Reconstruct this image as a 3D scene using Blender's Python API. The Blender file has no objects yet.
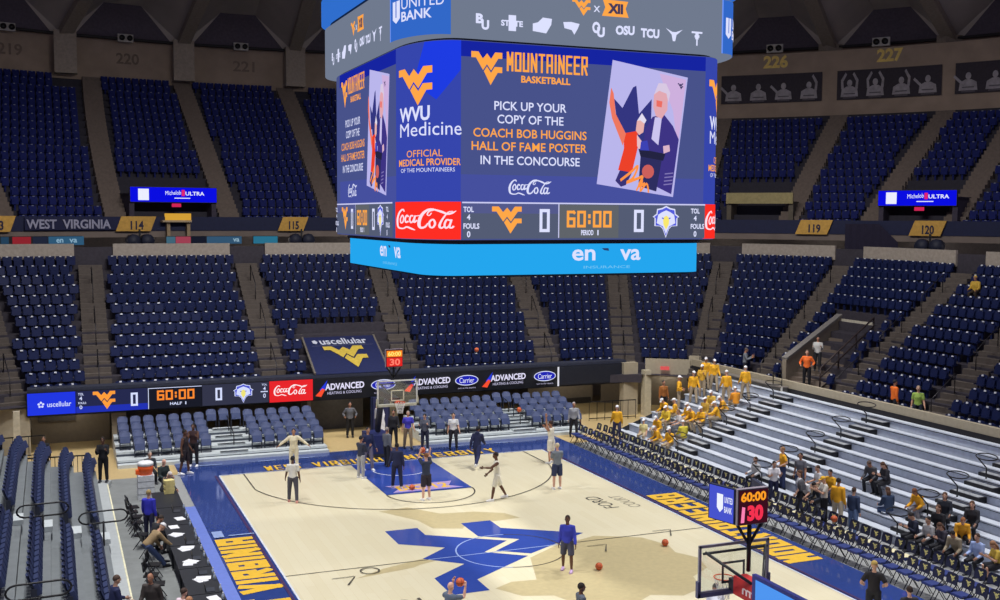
import bpy, bmesh, math, random
from mathutils import Vector, Matrix
from math import sin, cos, pi, radians, atan2, hypot, sqrt
random.seed(7)
SC = bpy.context.scene
COL = SC.collection
# ---------------------------------------------------------------- camera
cam = bpy.data.cameras.new('camera'); CAM = bpy.data.objects.new('camera', cam); COL.objects.link(CAM)
YAW, PIT, ROL = .3853, -.0762, .0054
EYE = Vector((-14.136, -33.818, 11.298))
Fw = Vector((sin(YAW)*cos(PIT), cos(YAW)*cos(PIT), sin(PIT)))
Rt = Vector((cos(YAW), -sin(YAW), 0)); Up = Rt.cross(Fw)
R2 = Rt*cos(ROL)+Up*sin(ROL); U2 = Up*cos(ROL)-Rt*sin(ROL)
CAM.matrix_world = Matrix(((R2.x, U2.x, -Fw.x, EYE.x), (R2.y, U2.y, -Fw.y, EYE.y), (R2.z, U2.z, -Fw.z, EYE.z), (0, 0, 0, 1)))
cam.sensor_width = 36; cam.lens = 36*1.1085; cam.clip_end = 400
SC.camera = CAM
def in_view(p):
    d = Vector(p)-EYE; z = d.dot(Fw)
    return (500+1108.5*d.dot(R2)/z, 300-1108.5*d.dot(U2)/z, z) if z > 1 else (-999, -999, 1)
# ---------------------------------------------------------------- world, lamps, exposure
SC.view_settings.view_transform = 'Standard'; SC.view_settings.look = 'None'
SC.view_settings.gamma = 1; SC.view_settings.use_curve_mapping = False; SC.view_settings.exposure = 0
w = bpy.data.worlds.new('world'); SC.world = w; w.use_nodes = True
w.node_tree.nodes['Background'].inputs[0].default_value = (.62, .58, .78, 1)
w.node_tree.nodes['Background'].inputs[1].default_value = .3
def lamp(name, kind, loc, aim, power, color=(1, .985, .965), **k):
    l = bpy.data.lights.new(name, kind); l.energy = power; l.color = color
    for a, b in k.items(): setattr(l, a, b)
    o = bpy.data.objects.new(name, l); COL.objects.link(o); o.location = loc
    o.rotation_euler = (Vector(aim)-Vector(loc)).to_track_quat('-Z', 'Y').to_euler(); return o
for sx in (-13, 13):                                   # two catwalks of floodlights over the sidelines
    for yy in (-13, -4.5, 4.5, 13):
        lamp('court_floodlight', 'SPOT', (sx, yy, 23), (sx*.6, yy*1.05, 0), 8600, spot_size=radians(92), spot_blend=.8, shadow_soft_size=.5)
for d in range(0, 130, 18):                             # house floods that wash the stands, hung inside the roof ring
    a = radians(d+12); lamp('house_floodlight', 'SPOT', (11*cos(a), 11*sin(a), 24), (33*cos(a), 33*sin(a), 5.5), 5200, color=(1, .97, .94), spot_size=radians(100), spot_blend=.9, shadow_soft_size=.8)
for x, y, z, p in ((14, 24.2, 2.1, 42), (19.5, 22.8, 2.3, 46), (-13.4, 23.2, 1.9, 22), (-16.5, 23.5, 2.0, 14), (-.3, 22.2, 1.9, 6), (2.4, 22, 1.8, 8)):   # tunnel ceiling lamps
    lamp('tunnel_lamp', 'POINT', (x, y, z), (x, y, 0), p, color=(1, .93, .82), shadow_soft_size=.25)
for d in range(20, 122, 9):                              # point lights added to brighten the concourse
    a = radians(d); lamp('concourse_fill', 'POINT', (40.4*cos(a), 40.4*sin(a), 9.95), (0, 0, 0), 70, color=(1, .92, .84), shadow_soft_size=.15)
# ---------------------------------------------------------------- materials
def lin(c):
    return tuple((v/255/12.92 if v/255 <= .04045 else ((v/255+.055)/1.055)**2.4) for v in c)
MC = {}
def M(rgb, rough=.6, metal=0, noise=.12, scale=6., spec=.4, coat=0):
    key = (rgb, rough, metal, noise, scale, spec, coat)
    if key in MC: return MC[key]
    m = bpy.data.materials.new('paint_%d_%d_%d' % rgb); m.use_nodes = True; nt = m.node_tree; b = nt.nodes['Principled BSDF']
    c = lin(rgb)
    tc = nt.nodes.new('ShaderNodeTexCoord'); n = nt.nodes.new('ShaderNodeTexNoise'); n.inputs['Scale'].default_value = scale
    n.inputs['Detail'].default_value = 3
    nt.links.new(tc.outputs['Object'], n.inputs['Vector'])
    r = nt.nodes.new('ShaderNodeValToRGB'); r.color_ramp.elements[0].position = .3; r.color_ramp.elements[1].position = .7
    r.color_ramp.elements[0].color = (*[v*(1-noise) for v in c], 1); r.color_ramp.elements[1].color = (*[min(1, v*(1+noise)) for v in c], 1)
    nt.links.new(n.outputs['Fac'], r.inputs['Fac']); nt.links.new(r.outputs['Color'], b.inputs['Base Color'])
    b.inputs['Roughness'].default_value = rough; b.inputs['Metallic'].default_value = metal
    b.inputs['Specular IOR Level'].default_value = spec; b.inputs['Coat Weight'].default_value = coat; b.inputs['Coat Roughness'].default_value = .08
    MC[key] = m; return m
def E(rgb, s=1.):
    key = ('e', rgb, s)
    if key in MC: return MC[key]
    m = bpy.data.materials.new('led_%d_%d_%d' % rgb); m.use_nodes = True; nt = m.node_tree; nt.nodes.clear()
    e = nt.nodes.new('ShaderNodeEmission'); e.inputs[0].default_value = (*lin(rgb), 1); e.inputs[1].default_value = s
    o = nt.nodes.new('ShaderNodeOutputMaterial'); nt.links.new(e.outputs[0], o.inputs[0]); MC[key] = m; return m
def wood_floor():
    m = bpy.data.materials.new('maple_boards'); m.use_nodes = True; nt = m.node_tree; b = nt.nodes['Principled BSDF']
    tc = nt.nodes.new('ShaderNodeTexCoord'); mp = nt.nodes.new('ShaderNodeMapping'); mp.inputs['Rotation'].default_value = (0, 0, pi/2)
    nt.links.new(tc.outputs['Object'], mp.inputs['Vector'])
    br = nt.nodes.new('ShaderNodeTexBrick'); br.inputs['Scale'].default_value = 1; br.inputs['Brick Width'].default_value = 2.4; br.inputs['Row Height'].default_value = .3
    br.inputs['Mortar Size'].default_value = .004
    br.inputs['Color1'].default_value = (*lin((224, 216, 186)), 1); br.inputs['Color2'].default_value = (*lin((220, 211, 179)), 1); br.inputs['Mortar'].default_value = (*lin((212, 198, 160)), 1)
    nt.links.new(mp.outputs[0], br.inputs['Vector']); nt.links.new(br.outputs['Color'], b.inputs['Base Color'])
    b.inputs['Roughness'].default_value = .38; b.inputs['Specular IOR Level'].default_value = .45; return m
def glass():
    m = bpy.data.materials.new('clear_acrylic'); m.use_nodes = True; nt = m.node_tree; nt.nodes.clear()
    t = nt.nodes.new('ShaderNodeBsdfTransparent'); t.inputs[0].default_value = (.95, .97, .97, 1); g = nt.nodes.new('ShaderNodeBsdfGlossy'); g.inputs['Roughness'].default_value = .03
    mx = nt.nodes.new('ShaderNodeMixShader'); mx.inputs[0].default_value = .09; o = nt.nodes.new('ShaderNodeOutputMaterial')
    nt.links.new(t.outputs[0], mx.inputs[1]); nt.links.new(g.outputs[0], mx.inputs[2]); nt.links.new(mx.outputs[0], o.inputs[0]); return m
NAVY = M((24, 33, 66), .5); GOLD = M((226, 178, 40), .6); WHITE = M((225, 228, 232), .5, noise=.04); BLACK = M((22, 22, 26), .5)
STEEL = M((150, 152, 158), .35, .7); GREY = M((128, 130, 134), .6); BEIGE = M((150, 140, 118), .7); CONC = M((104, 92, 82), .85, noise=.15, scale=1.5)
# ---------------------------------------------------------------- mesh builder
class MB:
    def __init__(s): s.v = []; s.f = []; s.m = []; s.sm = []
    def add(s, vs, fs, mi=0, smooth=False):
        n = len(s.v); s.v += [tuple(v) for v in vs]
        for f in fs: s.f.append(tuple(i+n for i in f)); s.m.append(mi); s.sm.append(smooth)
        return s
    def quad(s, a, b, c, d, mi=0): return s.add([a, b, c, d], [(0, 1, 2, 3)], mi)
    def box(s, c, d, mi=0, rz=0, rx=0, ry=0, top=1.):
        R = Matrix.Rotation(rz, 3, 'Z') @ Matrix.Rotation(rx, 3, 'X') @ Matrix.Rotation(ry, 3, 'Y'); c = Vector(c)
        vs = [c+R @ Vector((x*d[0]/2*(top if z > 0 else 1), y*d[1]/2*(top if z > 0 else 1), z*d[2]/2)) for z in (-1, 1) for x, y in ((-1, -1), (1, -1), (1, 1), (-1, 1))]
        return s.add(vs, [(3, 2, 1, 0), (4, 5, 6, 7), (0, 1, 5, 4), (1, 2, 6, 5), (2, 3, 7, 6), (3, 0, 4, 7)], mi)
    def beam(s, a, b, wd, ht, mi=0):
        a = Vector(a); b = Vector(b); d = (b-a).normalized(); u = Vector((0, 0, 1)) if abs(d.z) < .95 else Vector((0, 1, 0))
        x = d.cross(u).normalized()*wd/2; y = x.cross(d).normalized()*ht/2
        vs = [p+q for p in (a, b) for q in (-x-y, x-y, x+y, -x+y)]
        return s.add(vs, [(3, 2, 1, 0), (4, 5, 6, 7), (0, 1, 5, 4), (1, 2, 6, 5), (2, 3, 7, 6), (3, 0, 4, 7)], mi)
    def loft(s, pts, rad, n=8, mi=0, smooth=True, up=None):
        pts = [Vector(p) for p in pts]; vs = []; fr = None
        for i, p in enumerate(pts):
            d = (pts[min(i+1, len(pts)-1)]-pts[max(i-1, 0)]).normalized()
            if fr is None:
                u = Vector(up) if up else (Vector((0, 0, 1)) if abs(d.z) < .9 else Vector((0, 1, 0))); x = u.cross(d).normalized() if not up else (u-d*u.dot(d)).normalized()
            else: x = (fr-d*fr.dot(d)).normalized()
            fr = x; y = d.cross(x); r = rad[i] if isinstance(rad, (list, tuple)) else rad
            rx, ry = r if isinstance(r, tuple) else (r, r)
            vs += [p+x*rx*cos(2*pi*k/n)+y*ry*sin(2*pi*k/n) for k in range(n)]
        fs = [(i*n+k, i*n+(k+1) % n, (i+1)*n+(k+1) % n, (i+1)*n+k) for i in range(len(pts)-1) for k in range(n)]
        L = (len(pts)-1)*n
        fs += [tuple(range(n))[::-1], tuple(range(L, L+n))]
        return s.add(vs, fs, mi, smooth)
    def ball(s, c, r, mi=0, nu=10, nv=7, R=None, cut=-1.):
        c = Vector(c); r = Vector(r if isinstance(r, (tuple, list, Vector)) else (r, r, r)); vs = []
        t0 = math.asin(cut) if cut > -1 else -pi/2
        for j in range(nv+1):
            t = t0+(pi/2-t0)*j/nv
            for k in range(nu):
                q = Vector((r.x*cos(t)*cos(2*pi*k/nu), r.y*cos(t)*sin(2*pi*k/nu), r.z*sin(t))); vs.append(c+(R @ q if R else q))
        fs = [(j*nu+k, j*nu+(k+1) % nu, (j+1)*nu+(k+1) % nu, (j+1)*nu+k) for j in range(nv) for k in range(nu)]
        if cut > -1: fs.append(tuple(range(nu))[::-1])
        return s.add(vs, fs, mi, True)
    def prism(s, poly, f, mi=0, th=0.):      # poly of 2D pts mapped by f(u,v,depth)
        n = len(poly); a = [f(u, v, 0) for u, v in poly]
        if not th: return s.add(a, [tuple(range(n))], mi)
        b = [f(u, v, th) for u, v in poly]
        return s.add(a+b, [tuple(range(n))[::-1], tuple(range(n, 2*n))]+[(i, (i+1) % n, n+(i+1) % n, n+i) for i in range(n)], mi)
    def mesh(s, name, mats):
        me = bpy.data.meshes.new(name); me.from_pydata(s.v, [], s.f)
        for m in (mats if isinstance(mats, (list, tuple)) else [mats]): me.materials.append(m)
        me.polygons.foreach_set('material_index', s.m); me.polygons.foreach_set('use_smooth', s.sm); me.validate(); me.update(); return me
    def build(s, name, mats, parent=None, loc=None):
        return link(name, s.mesh(name, mats), parent, loc)
def link(name, me, parent=None, loc=None, rz=None):
    o = bpy.data.objects.new(name, me); COL.objects.link(o)
    if parent: o.parent = parent
    if loc: o.location = loc
    if rz is not None: o.rotation_euler = (0, 0, rz)
    return o
def tag(o, label=None, cat=None, group=None, kind=None):
    if label: o['label'] = label
    if cat: o['category'] = cat
    if group: o['group'] = group
    if kind: o['kind'] = kind
    return o
def empty(name, loc, rz=0, label=None, cat=None, group=None):
    o = bpy.data.objects.new(name, None); COL.objects.link(o); o.location = loc; o.rotation_euler = (0, 0, rz); o.empty_display_size = .2
    return tag(o, label, cat, group)
def st(o): o['kind'] = 'structure'; return o
def dup(root, loc, rz=None, label=None, group=None):
    r = root.copy(); COL.objects.link(r); r.location = loc
    if rz is not None: r.rotation_euler = (0, 0, rz)
    if label: r['label'] = label
    if group: r['group'] = group
    for ch in list(root.children):
        c = ch.copy(); COL.objects.link(c); c.parent = r
        for g in list(ch.children):
            d = g.copy(); COL.objects.link(d); d.parent = c
    return r
NTH = ['', 'first', 'second', 'third', 'fourth', 'fifth', 'sixth', 'seventh', 'eighth', 'ninth', 'tenth', 'eleventh', 'twelfth', 'thirteenth', 'fourteenth', 'fifteenth', 'sixteenth', 'seventeenth', 'eighteenth', 'nineteenth', 'twentieth']
def nth(n):
    if n <= 20: return NTH[n]
    return {2: 'twenty', 3: 'thirty', 4: 'forty', 5: 'fifty'}[n//10]+('-'+NTH[n % 10] if n % 10 else 'th')
# ---------------------------------------------------------------- flat graphics (writing, emblems) laid on a surface
BLK = {'W': [[(0, 1), (.2, 0), (.5, .75), (.8, 0), (1, 1)]], 'E': [[(1, 1), (0, 1), (0, 0), (1, 0)], [(0, .5), (.85, .5)]], 'S': [[(1, .75), (1, 1), (0, 1), (0, .52), (1, .48), (1, 0), (0, 0), (0, .25)]], 'T': [[(0, 1), (1, 1)], [(.5, 1), (.5, 0)]],
 'V': [[(0, 1), (.5, 0), (1, 1)]], 'I': [[(.5, 1), (.5, 0)]], 'R': [[(0, 0), (0, 1), (1, 1), (1, .5), (0, .45)], [(.5, .45), (1, 0)]], 'G': [[(1, .75), (1, 1), (0, 1), (0, 0), (1, 0), (1, .45), (.55, .45)]], 'N': [[(0, 0), (0, 1), (1, 0), (1, 1)]], 'A': [[(0, 0), (0, 1), (1, 1), (1, 0)], [(0, .4), (1, .4)]],
 'M': [[(0, 0), (0, 1), (.5, .35), (1, 1), (1, 0)]], 'O': [[(0, 0), (0, 1), (1, 1), (1, 0), (0, 0)]], '0': [[(0, 0), (0, 1), (1, 1), (1, 0), (0, 0)]], 'U': [[(0, 1), (0, 0), (1, 0), (1, 1)]], 'Y': [[(0, 1), (.5, .5), (1, 1)], [(.5, .5), (.5, 0)]], '6': [[(1, .95), (.9, 1), (0, 1), (0, 0), (1, 0), (1, .52), (0, .52)]], ':': [[(.5, .66), (.5, .76)], [(.5, .24), (.5, .34)]], ' ': []}
TX = {}
def text_geo(s, bold=.0):
    if (s, bold) in TX: return TX[(s, bold)]
    cu = bpy.data.curves.new('t', 'FONT'); cu.body = s; cu.offset = bold; cu.resolution_u = 3
    o = bpy.data.objects.new('t', cu); COL.objects.link(o); dg = bpy.context.evaluated_depsgraph_get(); dg.update()
    me = bpy.data.meshes.new_from_object(o.evaluated_get(dg)); vs = [(v.co.x, v.co.y) for v in me.vertices]; fs = [tuple(p.vertices) for p in me.polygons]
    bpy.data.objects.remove(o); bpy.data.curves.remove(cu); bpy.data.meshes.remove(me)
    x0 = min(v[0] for v in vs); x1 = max(v[0] for v in vs); y0 = min(v[1] for v in vs); y1 = max(v[1] for v in vs)
    r = ([((x-x0)/(x1-x0), (y-y0)/(y1-y0)) for x, y in vs], fs); TX[(s, bold)] = r; return r
WV_W = [(60, 103), (160, 103), (222, 190), (282, 120), (338, 190), (395, 103), (497, 103), (497, 180), (440, 180), (338, 335), (280, 258), (225, 335), (125, 180), (60, 180)]
WV_V = [(237, 347), (280, 285), (338, 365), (390, 287), (497, 287), (497, 360), (432, 360), (332, 520)]
COKE = [  # strokes in a 0..100 x 0..45 box: points and half widths
 ([(19, 38), (17, 42), (12, 40), (7, 33), (4, 23), (4.5, 12), (8, 7), (17, 6), (24, 9), (33, 5.5), (38, 3.5)], [1, 1.4, 1.6, 2, 2.4, 2.2, 1.6, 1.2, 1.6, 1.6, .4]),
 ([(14, 30), (11, 24), (12, 17), (16, 18), (18, 25), (16, 31), (14, 30)], 1.3), ([(27, 28), (24, 31), (21, 25), (22, 18), (27, 20)], 1.5),
 ([(35, 30), (31, 30), (29, 23), (31, 17.5), (35, 21), (38, 31), (36, 18), (41, 22)], 1.4), ([(39, 30), (46, 31)], .8),
 ([(62, 36), (59, 31), (56, 33), (59, 39), (66, 42), (58, 42), (50, 35), (45, 24), (44, 13), (47, 8), (53, 10), (57, 17)], [.8, .8, 1, 1.2, 1.4, 1.8, 2.2, 2.6, 2.5, 2, 1.6, .8]),
 ([(62, 23), (59, 18), (60, 10), (64, 9), (67, 16), (65, 23), (62, 23)], 1.5), ([(66, 42), (76, 38), (84, 34), (91, 36), (97, 40)], [1.4, 2, 1.6, 1.8, .3]),
 ([(92, 39), (85, 37), (77, 24), (73, 12), (76, 8), (80, 12)], [.6, 1, 1.4, 1.8, 1.6, .8]),
 ([(88, 22), (83, 23), (80, 14), (82, 8), (87, 13), (90, 24), (87, 10), (91, 9), (93, 12)], 1.5)]
class G2:
    """flat graphics on one surface: f(u, v, lift) -> world point"""
    def __init__(s, f, cuts=None, step=.0025, parent=None, lift=.004): s.f = f; s.cuts = cuts; s.n = 0; s.step = step; s.parent = parent; s.lift = lift
    def emit(s, vs, fs, mat, name, parent=None, label=None):
        s.n += 1
        if s.cuts:
            bm = bmesh.new(); bv = [bm.verts.new((p[0], p[1], p[2] if len(p) > 2 else 0)) for p in vs]
            for f in fs:
                try: bm.faces.new([bv[i] for i in f])
                except ValueError: pass
            u0 = min(v[0] for v in vs); u1 = max(v[0] for v in vs)
            for c in s.cuts:
                if u0 < c < u1: bmesh.ops.bisect_plane(bm, geom=bm.verts[:]+bm.edges[:]+bm.faces[:], plane_co=(c, 0, 0), plane_no=(1, 0, 0))
            bm.verts.index_update(); vs = [tuple(v.co) for v in bm.verts]; fs = [[v.index for v in f.verts] for f in bm.faces]; bm.free()
        mb = MB(); h = s.lift+s.step*s.n
        mb.add([s.f(p[0], p[1], h+(p[2] if len(p) > 2 else 0)) for p in vs], fs)
        o = mb.build(name, mat, parent or s.parent)
        if label: o['label'] = label
        return o
    def poly(s, pts, mat, name='panel_graphic', **k): return s.emit(pts, [tuple(range(len(pts)))], mat, name, **k)
    def rect(s, u0, v0, u1, v1, mat, name='panel_graphic', **k): return s.poly([(u0, v0), (u1, v0), (u1, v1), (u0, v1)], mat, name, **k)
    def text(s, t, u0, v0, u1, v1, mat, bold=.02, name='lettering', sh=0, **k):
        vs, fs = text_geo(t, bold); return s.emit([(u0+x*(u1-u0), v0+y*(v1-v0)+sh*x) for x, y in vs], fs, mat, name, **k)
    def block(s, t, u0, v0, u1, v1, mat, th=.2, gap=.22, name='lettering', **k):      # squared athletic capitals
        wl = [.42 if c in 'I:' else .5 if c == ' ' else 1 for c in t]; tot = sum(wl)+gap*(len(t)-1); cw = (u1-u0)/tot; T = th*cw; vs, fs = [], []; x = u0
        for c, wd in zip(t, wl):
            a, b = x+T/2, x+wd*cw-T/2; lo, hi = v0+T/2, v1-T/2
            for L in BLK[c]:
                P = [((a+(b-a)*p[0]) if c not in 'I:' else (a+b)/2, lo+(hi-lo)*p[1]) for p in L]
                for p, q in zip(P, P[1:]):
                    d = hypot(q[0]-p[0], q[1]-p[1]); dx, dy = (q[0]-p[0])/d*T/2, (q[1]-p[1])/d*T/2; n = len(vs)
                    vs += [(p[0]-dx-dy, p[1]-dy+dx, n*1e-4), (p[0]-dx+dy, p[1]-dy-dx, n*1e-4), (q[0]+dx+dy, q[1]+dy-dx, n*1e-4), (q[0]+dx-dy, q[1]+dy+dx, n*1e-4)]; fs.append((n, n+1, n+2, n+3))
            x += (wd+gap)*cw
        return s.emit(vs, fs, mat, name, **k)
    def disc(s, cu, cv, ru, rv, mat, name='panel_graphic', n=28, **k):
        return s.poly([(cu+ru*cos(2*pi*i/n), cv+rv*sin(2*pi*i/n)) for i in range(n)], mat, name, **k)
    def wv(s, u0, v0, u1, v1, mat, name='team_emblem', **k):
        q = lambda P: [(u0+(x-60)/437*(u1-u0), v1-(y-103)/417*(v1-v0)) for x, y in P]
        a = q(WV_W); b = q(WV_V); n = len(a)
        return s.emit(a+b, [tuple(range(n)), tuple(range(n, n+len(b)))], mat, name, **k)
    def stroke(s, strokes, fu, mat, name='script_lettering', sc=1., **k):
        vs, fs = [], []
        for pts, wd in strokes:
            if len(pts) > 2:                       # smooth
                P = []; W = wd if isinstance(wd, list) else [wd]*len(pts); W2 = []
                for i in range(len(pts)-1):
                    p0, p1, p2, p3 = pts[max(i-1, 0)], pts[i], pts[i+1], pts[min(i+2, len(pts)-1)]
                    for t in (0, .25, .5, .75):
                        P.append(tuple(.5*(2*p1[j]+(p2[j]-p0[j])*t+(2*p0[j]-5*p1[j]+4*p2[j]-p3[j])*t*t+(3*p1[j]-p0[j]-3*p2[j]+p3[j])*t**3) for j in (0, 1)))
                        W2.append(W[i]+(W[i+1]-W[i])*t)
                P.append(pts[-1]); W2.append(W[-1])
            else: P = list(pts); W2 = wd if isinstance(wd, list) else [wd]*2
            n0 = len(vs)
            for i, p in enumerate(P):
                a = P[max(i-1, 0)]; b = P[min(i+1, len(P)-1)]; dx, dy = b[0]-a[0], b[1]-a[1]; L = hypot(dx, dy) or 1
                wq = W2[i]*sc
                vs += [fu(p[0]-dy/L*wq, p[1]+dx/L*wq), fu(p[0]+dy/L*wq, p[1]-dx/L*wq)]
            fs += [(n0+2*i, n0+2*i+1, n0+2*i+3, n0+2*i+2) for i in range(len(P)-1)]
        return s.emit(vs, fs, mat, name, **k)
    def coke(s, u0, v0, u1, v1, mat, **k): return s.stroke(COKE, lambda x, y: (u0+(x-2)/96*(u1-u0), v0+(y-2)/41*(v1-v0)), mat, **k)
    def ring(s, cu, cv, r, wd, mat, a0=0, a1=360, name='line_marking', n=60, asp=1., **k):
        vs = []; 
        for i in range(n+1):
            t = radians(a0+(a1-a0)*i/n); vs += [(cu+(r-wd/2)*cos(t), cv+asp*(r-wd/2)*sin(t)), (cu+(r+wd/2)*cos(t), cv+asp*(r+wd/2)*sin(t))]
        return s.emit(vs, [(2*i, 2*i+1, 2*i+3, 2*i+2) for i in range(n)], mat, name, **k)
    def eagle(s, u0, v0, u1, v1, blue, white, gold, **k):     # pointed crest with a hooked beak
        q = lambda P: [(u0+x*(u1-u0), v0+y*(v1-v0)) for x, y in P]
        full = [(.5, 0), (.62, .28), (.72, .36), (.93, .37), (.93, .62), (1, .66), (.86, .75), (.84, .9), (.66, .93), (.5, 1), (.34, .93), (.16, .9), (.14, .75), (0, .66), (.07, .62), (.07, .37), (.28, .36), (.38, .28)]
        s.poly(q(full), white, 'team_crest', **k); s.poly(q([(.5+(x-.5)*.9, .53+(y-.53)*.9) for x, y in full]), blue, 'team_crest', **k)
        s.poly(q([(.5, .12), (.62, .36), (.85, .46), (.8, .72), (.66, .8), (.5, .86), (.34, .8), (.2, .72), (.15, .46), (.38, .36)]), white, 'team_crest', **k)
        s.poly(q([(.5, .26), (.6, .42), (.62, .62), (.5, .7), (.38, .62), (.4, .42)]), gold, 'team_crest', **k)
        s.poly(q([(.34, .64), (.42, .62), (.4, .58), (.34, .6)]), blue, 'team_crest', **k); s.poly(q([(.66, .64), (.58, .62), (.6, .58), (.66, .6)]), blue, 'team_crest', **k)
# ================================================================ the setting: floor and court
def slab(name, x0, y0, x1, y1, z, mat, th=.02):
    return st(MB().box(((x0+x1)/2, (y0+y1)/2, z-th/2), (x1-x0, y1-y0, th)).build(name, mat))
slab('floor', -40, -36, 24, 34, 0, M((150, 152, 152), .7, noise=.06), .3)
slab('floor_tan', -34, 15.35, 24, 34, .006, M((196, 172, 122), .45, noise=.06), .006)
slab('floor_lane', -12.2, -36, -9.6, 15.35, .01, M((126, 130, 130), .8, noise=.1, scale=2), .01)
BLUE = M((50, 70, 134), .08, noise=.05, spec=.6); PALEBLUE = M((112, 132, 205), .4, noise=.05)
court = slab('court_floor', -9.2, -17.5, 9.6, 17.4, .03, BLUE, .03)
slab('court_edge_strip', -9.6, -17.5, -9.2, 9.6, .03, PALEBLUE, .03)  # pale blue strip along the left court edge
st(MB().box((0, 0, .0325), (15.24, 28.65, .005)).build('court_wood', wood_floor(), court))
DARKWOOD = M((194, 180, 138), .3, noise=.06)
FL = G2(lambda u, v, h: (u, v, .032+h), parent=court, step=.0006)
def blob(pts):
    return [p for p in pts]
FL.poly(blob([(-2.8, 6.3), (-1.6, 6.5), (-.7, 5.2), (.6, 5.0), (1.6, 4.4), (1.9, 3.6), (1.0, 3.5), (-.2, 3.7), (-.6, 3.0), (-1.6, 3.4), (-1.8, 4.6)]), DARKWOOD, 'stained_boards')
FL.poly(blob([(-1.9, -3.4), (-1.2, -3.0), (-.4, -3.1), (.3, -1.0), (1.9, .1), (2.6, .2), (3.4, .5), (4.2, .1), (4.9, -.3), (5.3, -1.4), (5.1, -2.2), (5.5, -3.0), (5.2, -4.0), (4.3, -4.6), (4.0, -5.6), (3.1, -6.0), (2.2, -5.6), (1.4, -6.1), (.6, -5.5), (-.2, -5.4), (-.5, -4.6), (-1.4, -4.3)]), DARKWOOD, 'stained_boards')
FL.poly(blob([(-5.6, -1.0), (-3.6, -.6), (-3.3, -.4), (-2.2, .0), (-1.8, .9), (-3.0, .2), (-4.6, -.4)]), DARKWOOD, 'stained_boards')
LOGO = M((52, 78, 166), .12, noise=.04, spec=.55); LINE = M((60, 54, 50), .4); PALE = M((150, 170, 215), .4); WLINE = M((214, 220, 232), .4)
FG = G2(lambda u, v, h: (-v, u, .032+h), parent=court, step=.0006); FG.n = 4      # u along the court, v towards the left sideline
FG.wv(-3.48, -3.22, 3.66, 3.32, LOGO, 'centre_emblem')
FL.n = 8
FL.ring(0, 0, 1.83, .05, PALE, 75, 250); FL.ring(0, 0, 1.83, .05, LINE, 250, 435)
FL.rect(-7.62, -.025, -2.9, .025, LINE, 'half_court_line'); FL.rect(-2.9, -.025, 2.2, .025, PALE, 'half_court_line'); FL.rect(2.2, -.025, 7.62, .025, LINE, 'half_court_line')
for sx in (-1, 1):
    FL.rect(sx*7.62-.03, -14.32, sx*7.62+.03, 14.32, WLINE, 'sideline')
    FL.rect(sx*7.78-.05, -14.32, sx*7.78+.05, 14.32, M((70, 50, 92), .4), 'sideline_edge')
for s in (-1, 1):
    FL.rect(-7.62, s*14.325-.03, 7.62, s*14.325+.03, WLINE, 'baseline')
    FL.rect(-1.83, min(s*8.535, s*14.3), 1.83, max(s*8.535, s*14.3), LOGO, 'lane_paint')
    a0 = 180 if s > 0 else 0
    FL.ring(0, s*8.535, 1.83, .05, LINE, a0, a0+180)
    for sx in (-1, 1): FL.rect(sx*6.6-.025, min(s*11.4, s*14.3), sx*6.6+.025, max(s*11.4, s*14.3), LINE, 'three_point_line')
    A = math.degrees(math.asin(1.4/6.75))
    if s > 0: FL.ring(0, 12.75, 6.75, .05, LINE, 180+A, 360-A, 'three_point_line')
    else: FL.ring(0, -12.75, 6.75, .05, LINE, A, 180-A, 'three_point_line')
    FL.ring(0, s*12.75, 1.22, .06, WLINE, a0, a0+180, 'restricted_arc')
YEL = M((232, 186, 58), .45, noise=.05)
FG.block('WEST', -4.75, 7.84, -1.75, 9.12, YEL, .4, .13, 'sideline_lettering'); FG.block('VIRGINIA', -1.2, 7.84, 4.72, 9.12, YEL, .4, .13, 'sideline_lettering')
FG.block('MOUNTAINEERS', -4.6, -9.3, 4.74, -7.9, YEL, .4, .13, 'sideline_lettering')
FL.block('WEST', -5.55, 14.5, -3.9, 15.4, YEL, .3, .3, 'baseline_lettering'); FL.block('VIRGINIA', -3.4, 14.5, -.2, 15.4, YEL, .3, .3, 'baseline_lettering'); FL.block('UNIVERSITY', .35, 14.5, 5.4, 15.4, YEL, .3, .3, 'baseline_lettering')
FL.poly([(-1.5, 8.75), (1.55, 8.75), (1.05, 9.2), (1.4, 9.9), (-1.5, 9.9), (-1.1, 9.3)], M((170, 150, 205), .4), 'lane_emblem')
FL.text('BIG 12', -1.15, 8.95, 1.05, 9.75, YEL, .03, 'lane_lettering')
INK = M((78, 74, 66), .5)
FG.text('FORD', 3.6, -6.1, 5.4, -5.5, INK, .0, 'signature_lettering', sh=.1); FG.text('COURT', 3.4, -7.0, 5.2, -6.5, M((150, 142, 122), .5), 0, 'signature_lettering', sh=.1)
for (x, y, sx) in ((-6.3, -.8, 1), (5.6, .2, 1), (2.6, -.6, 1)):
    FL.rect(x, y-.02, x+.7, y+.02, INK, 'floor_mark'); FL.poly([(x+.7, y-.02), (x+.74, y), (x+.35, y-.75), (x+.3, y-.72)], INK, 'floor_mark')
FL.ring(-5.0, -.45, .3, .05, INK, name='floor_mark', n=14); FL.text('81', -5.1, -4.0, -4.3, -3.4, INK, 0, 'floor_mark')
FL.rect(-8.6, 4.98, -7.7, 5.08, PALE, 'apron_mark'); FL.rect(-9.1, 4.9, -8.75, 5.7, PALE, 'apron_mark')
for x0, x1 in ((-8.3, -7.2), (-5.6, -4.8), (-3.9, -3.0), (3.6, 4.4), (6, 7)): FL.rect(x0, 16.45, x1, 16.52, PALE, 'apron_mark')
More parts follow.
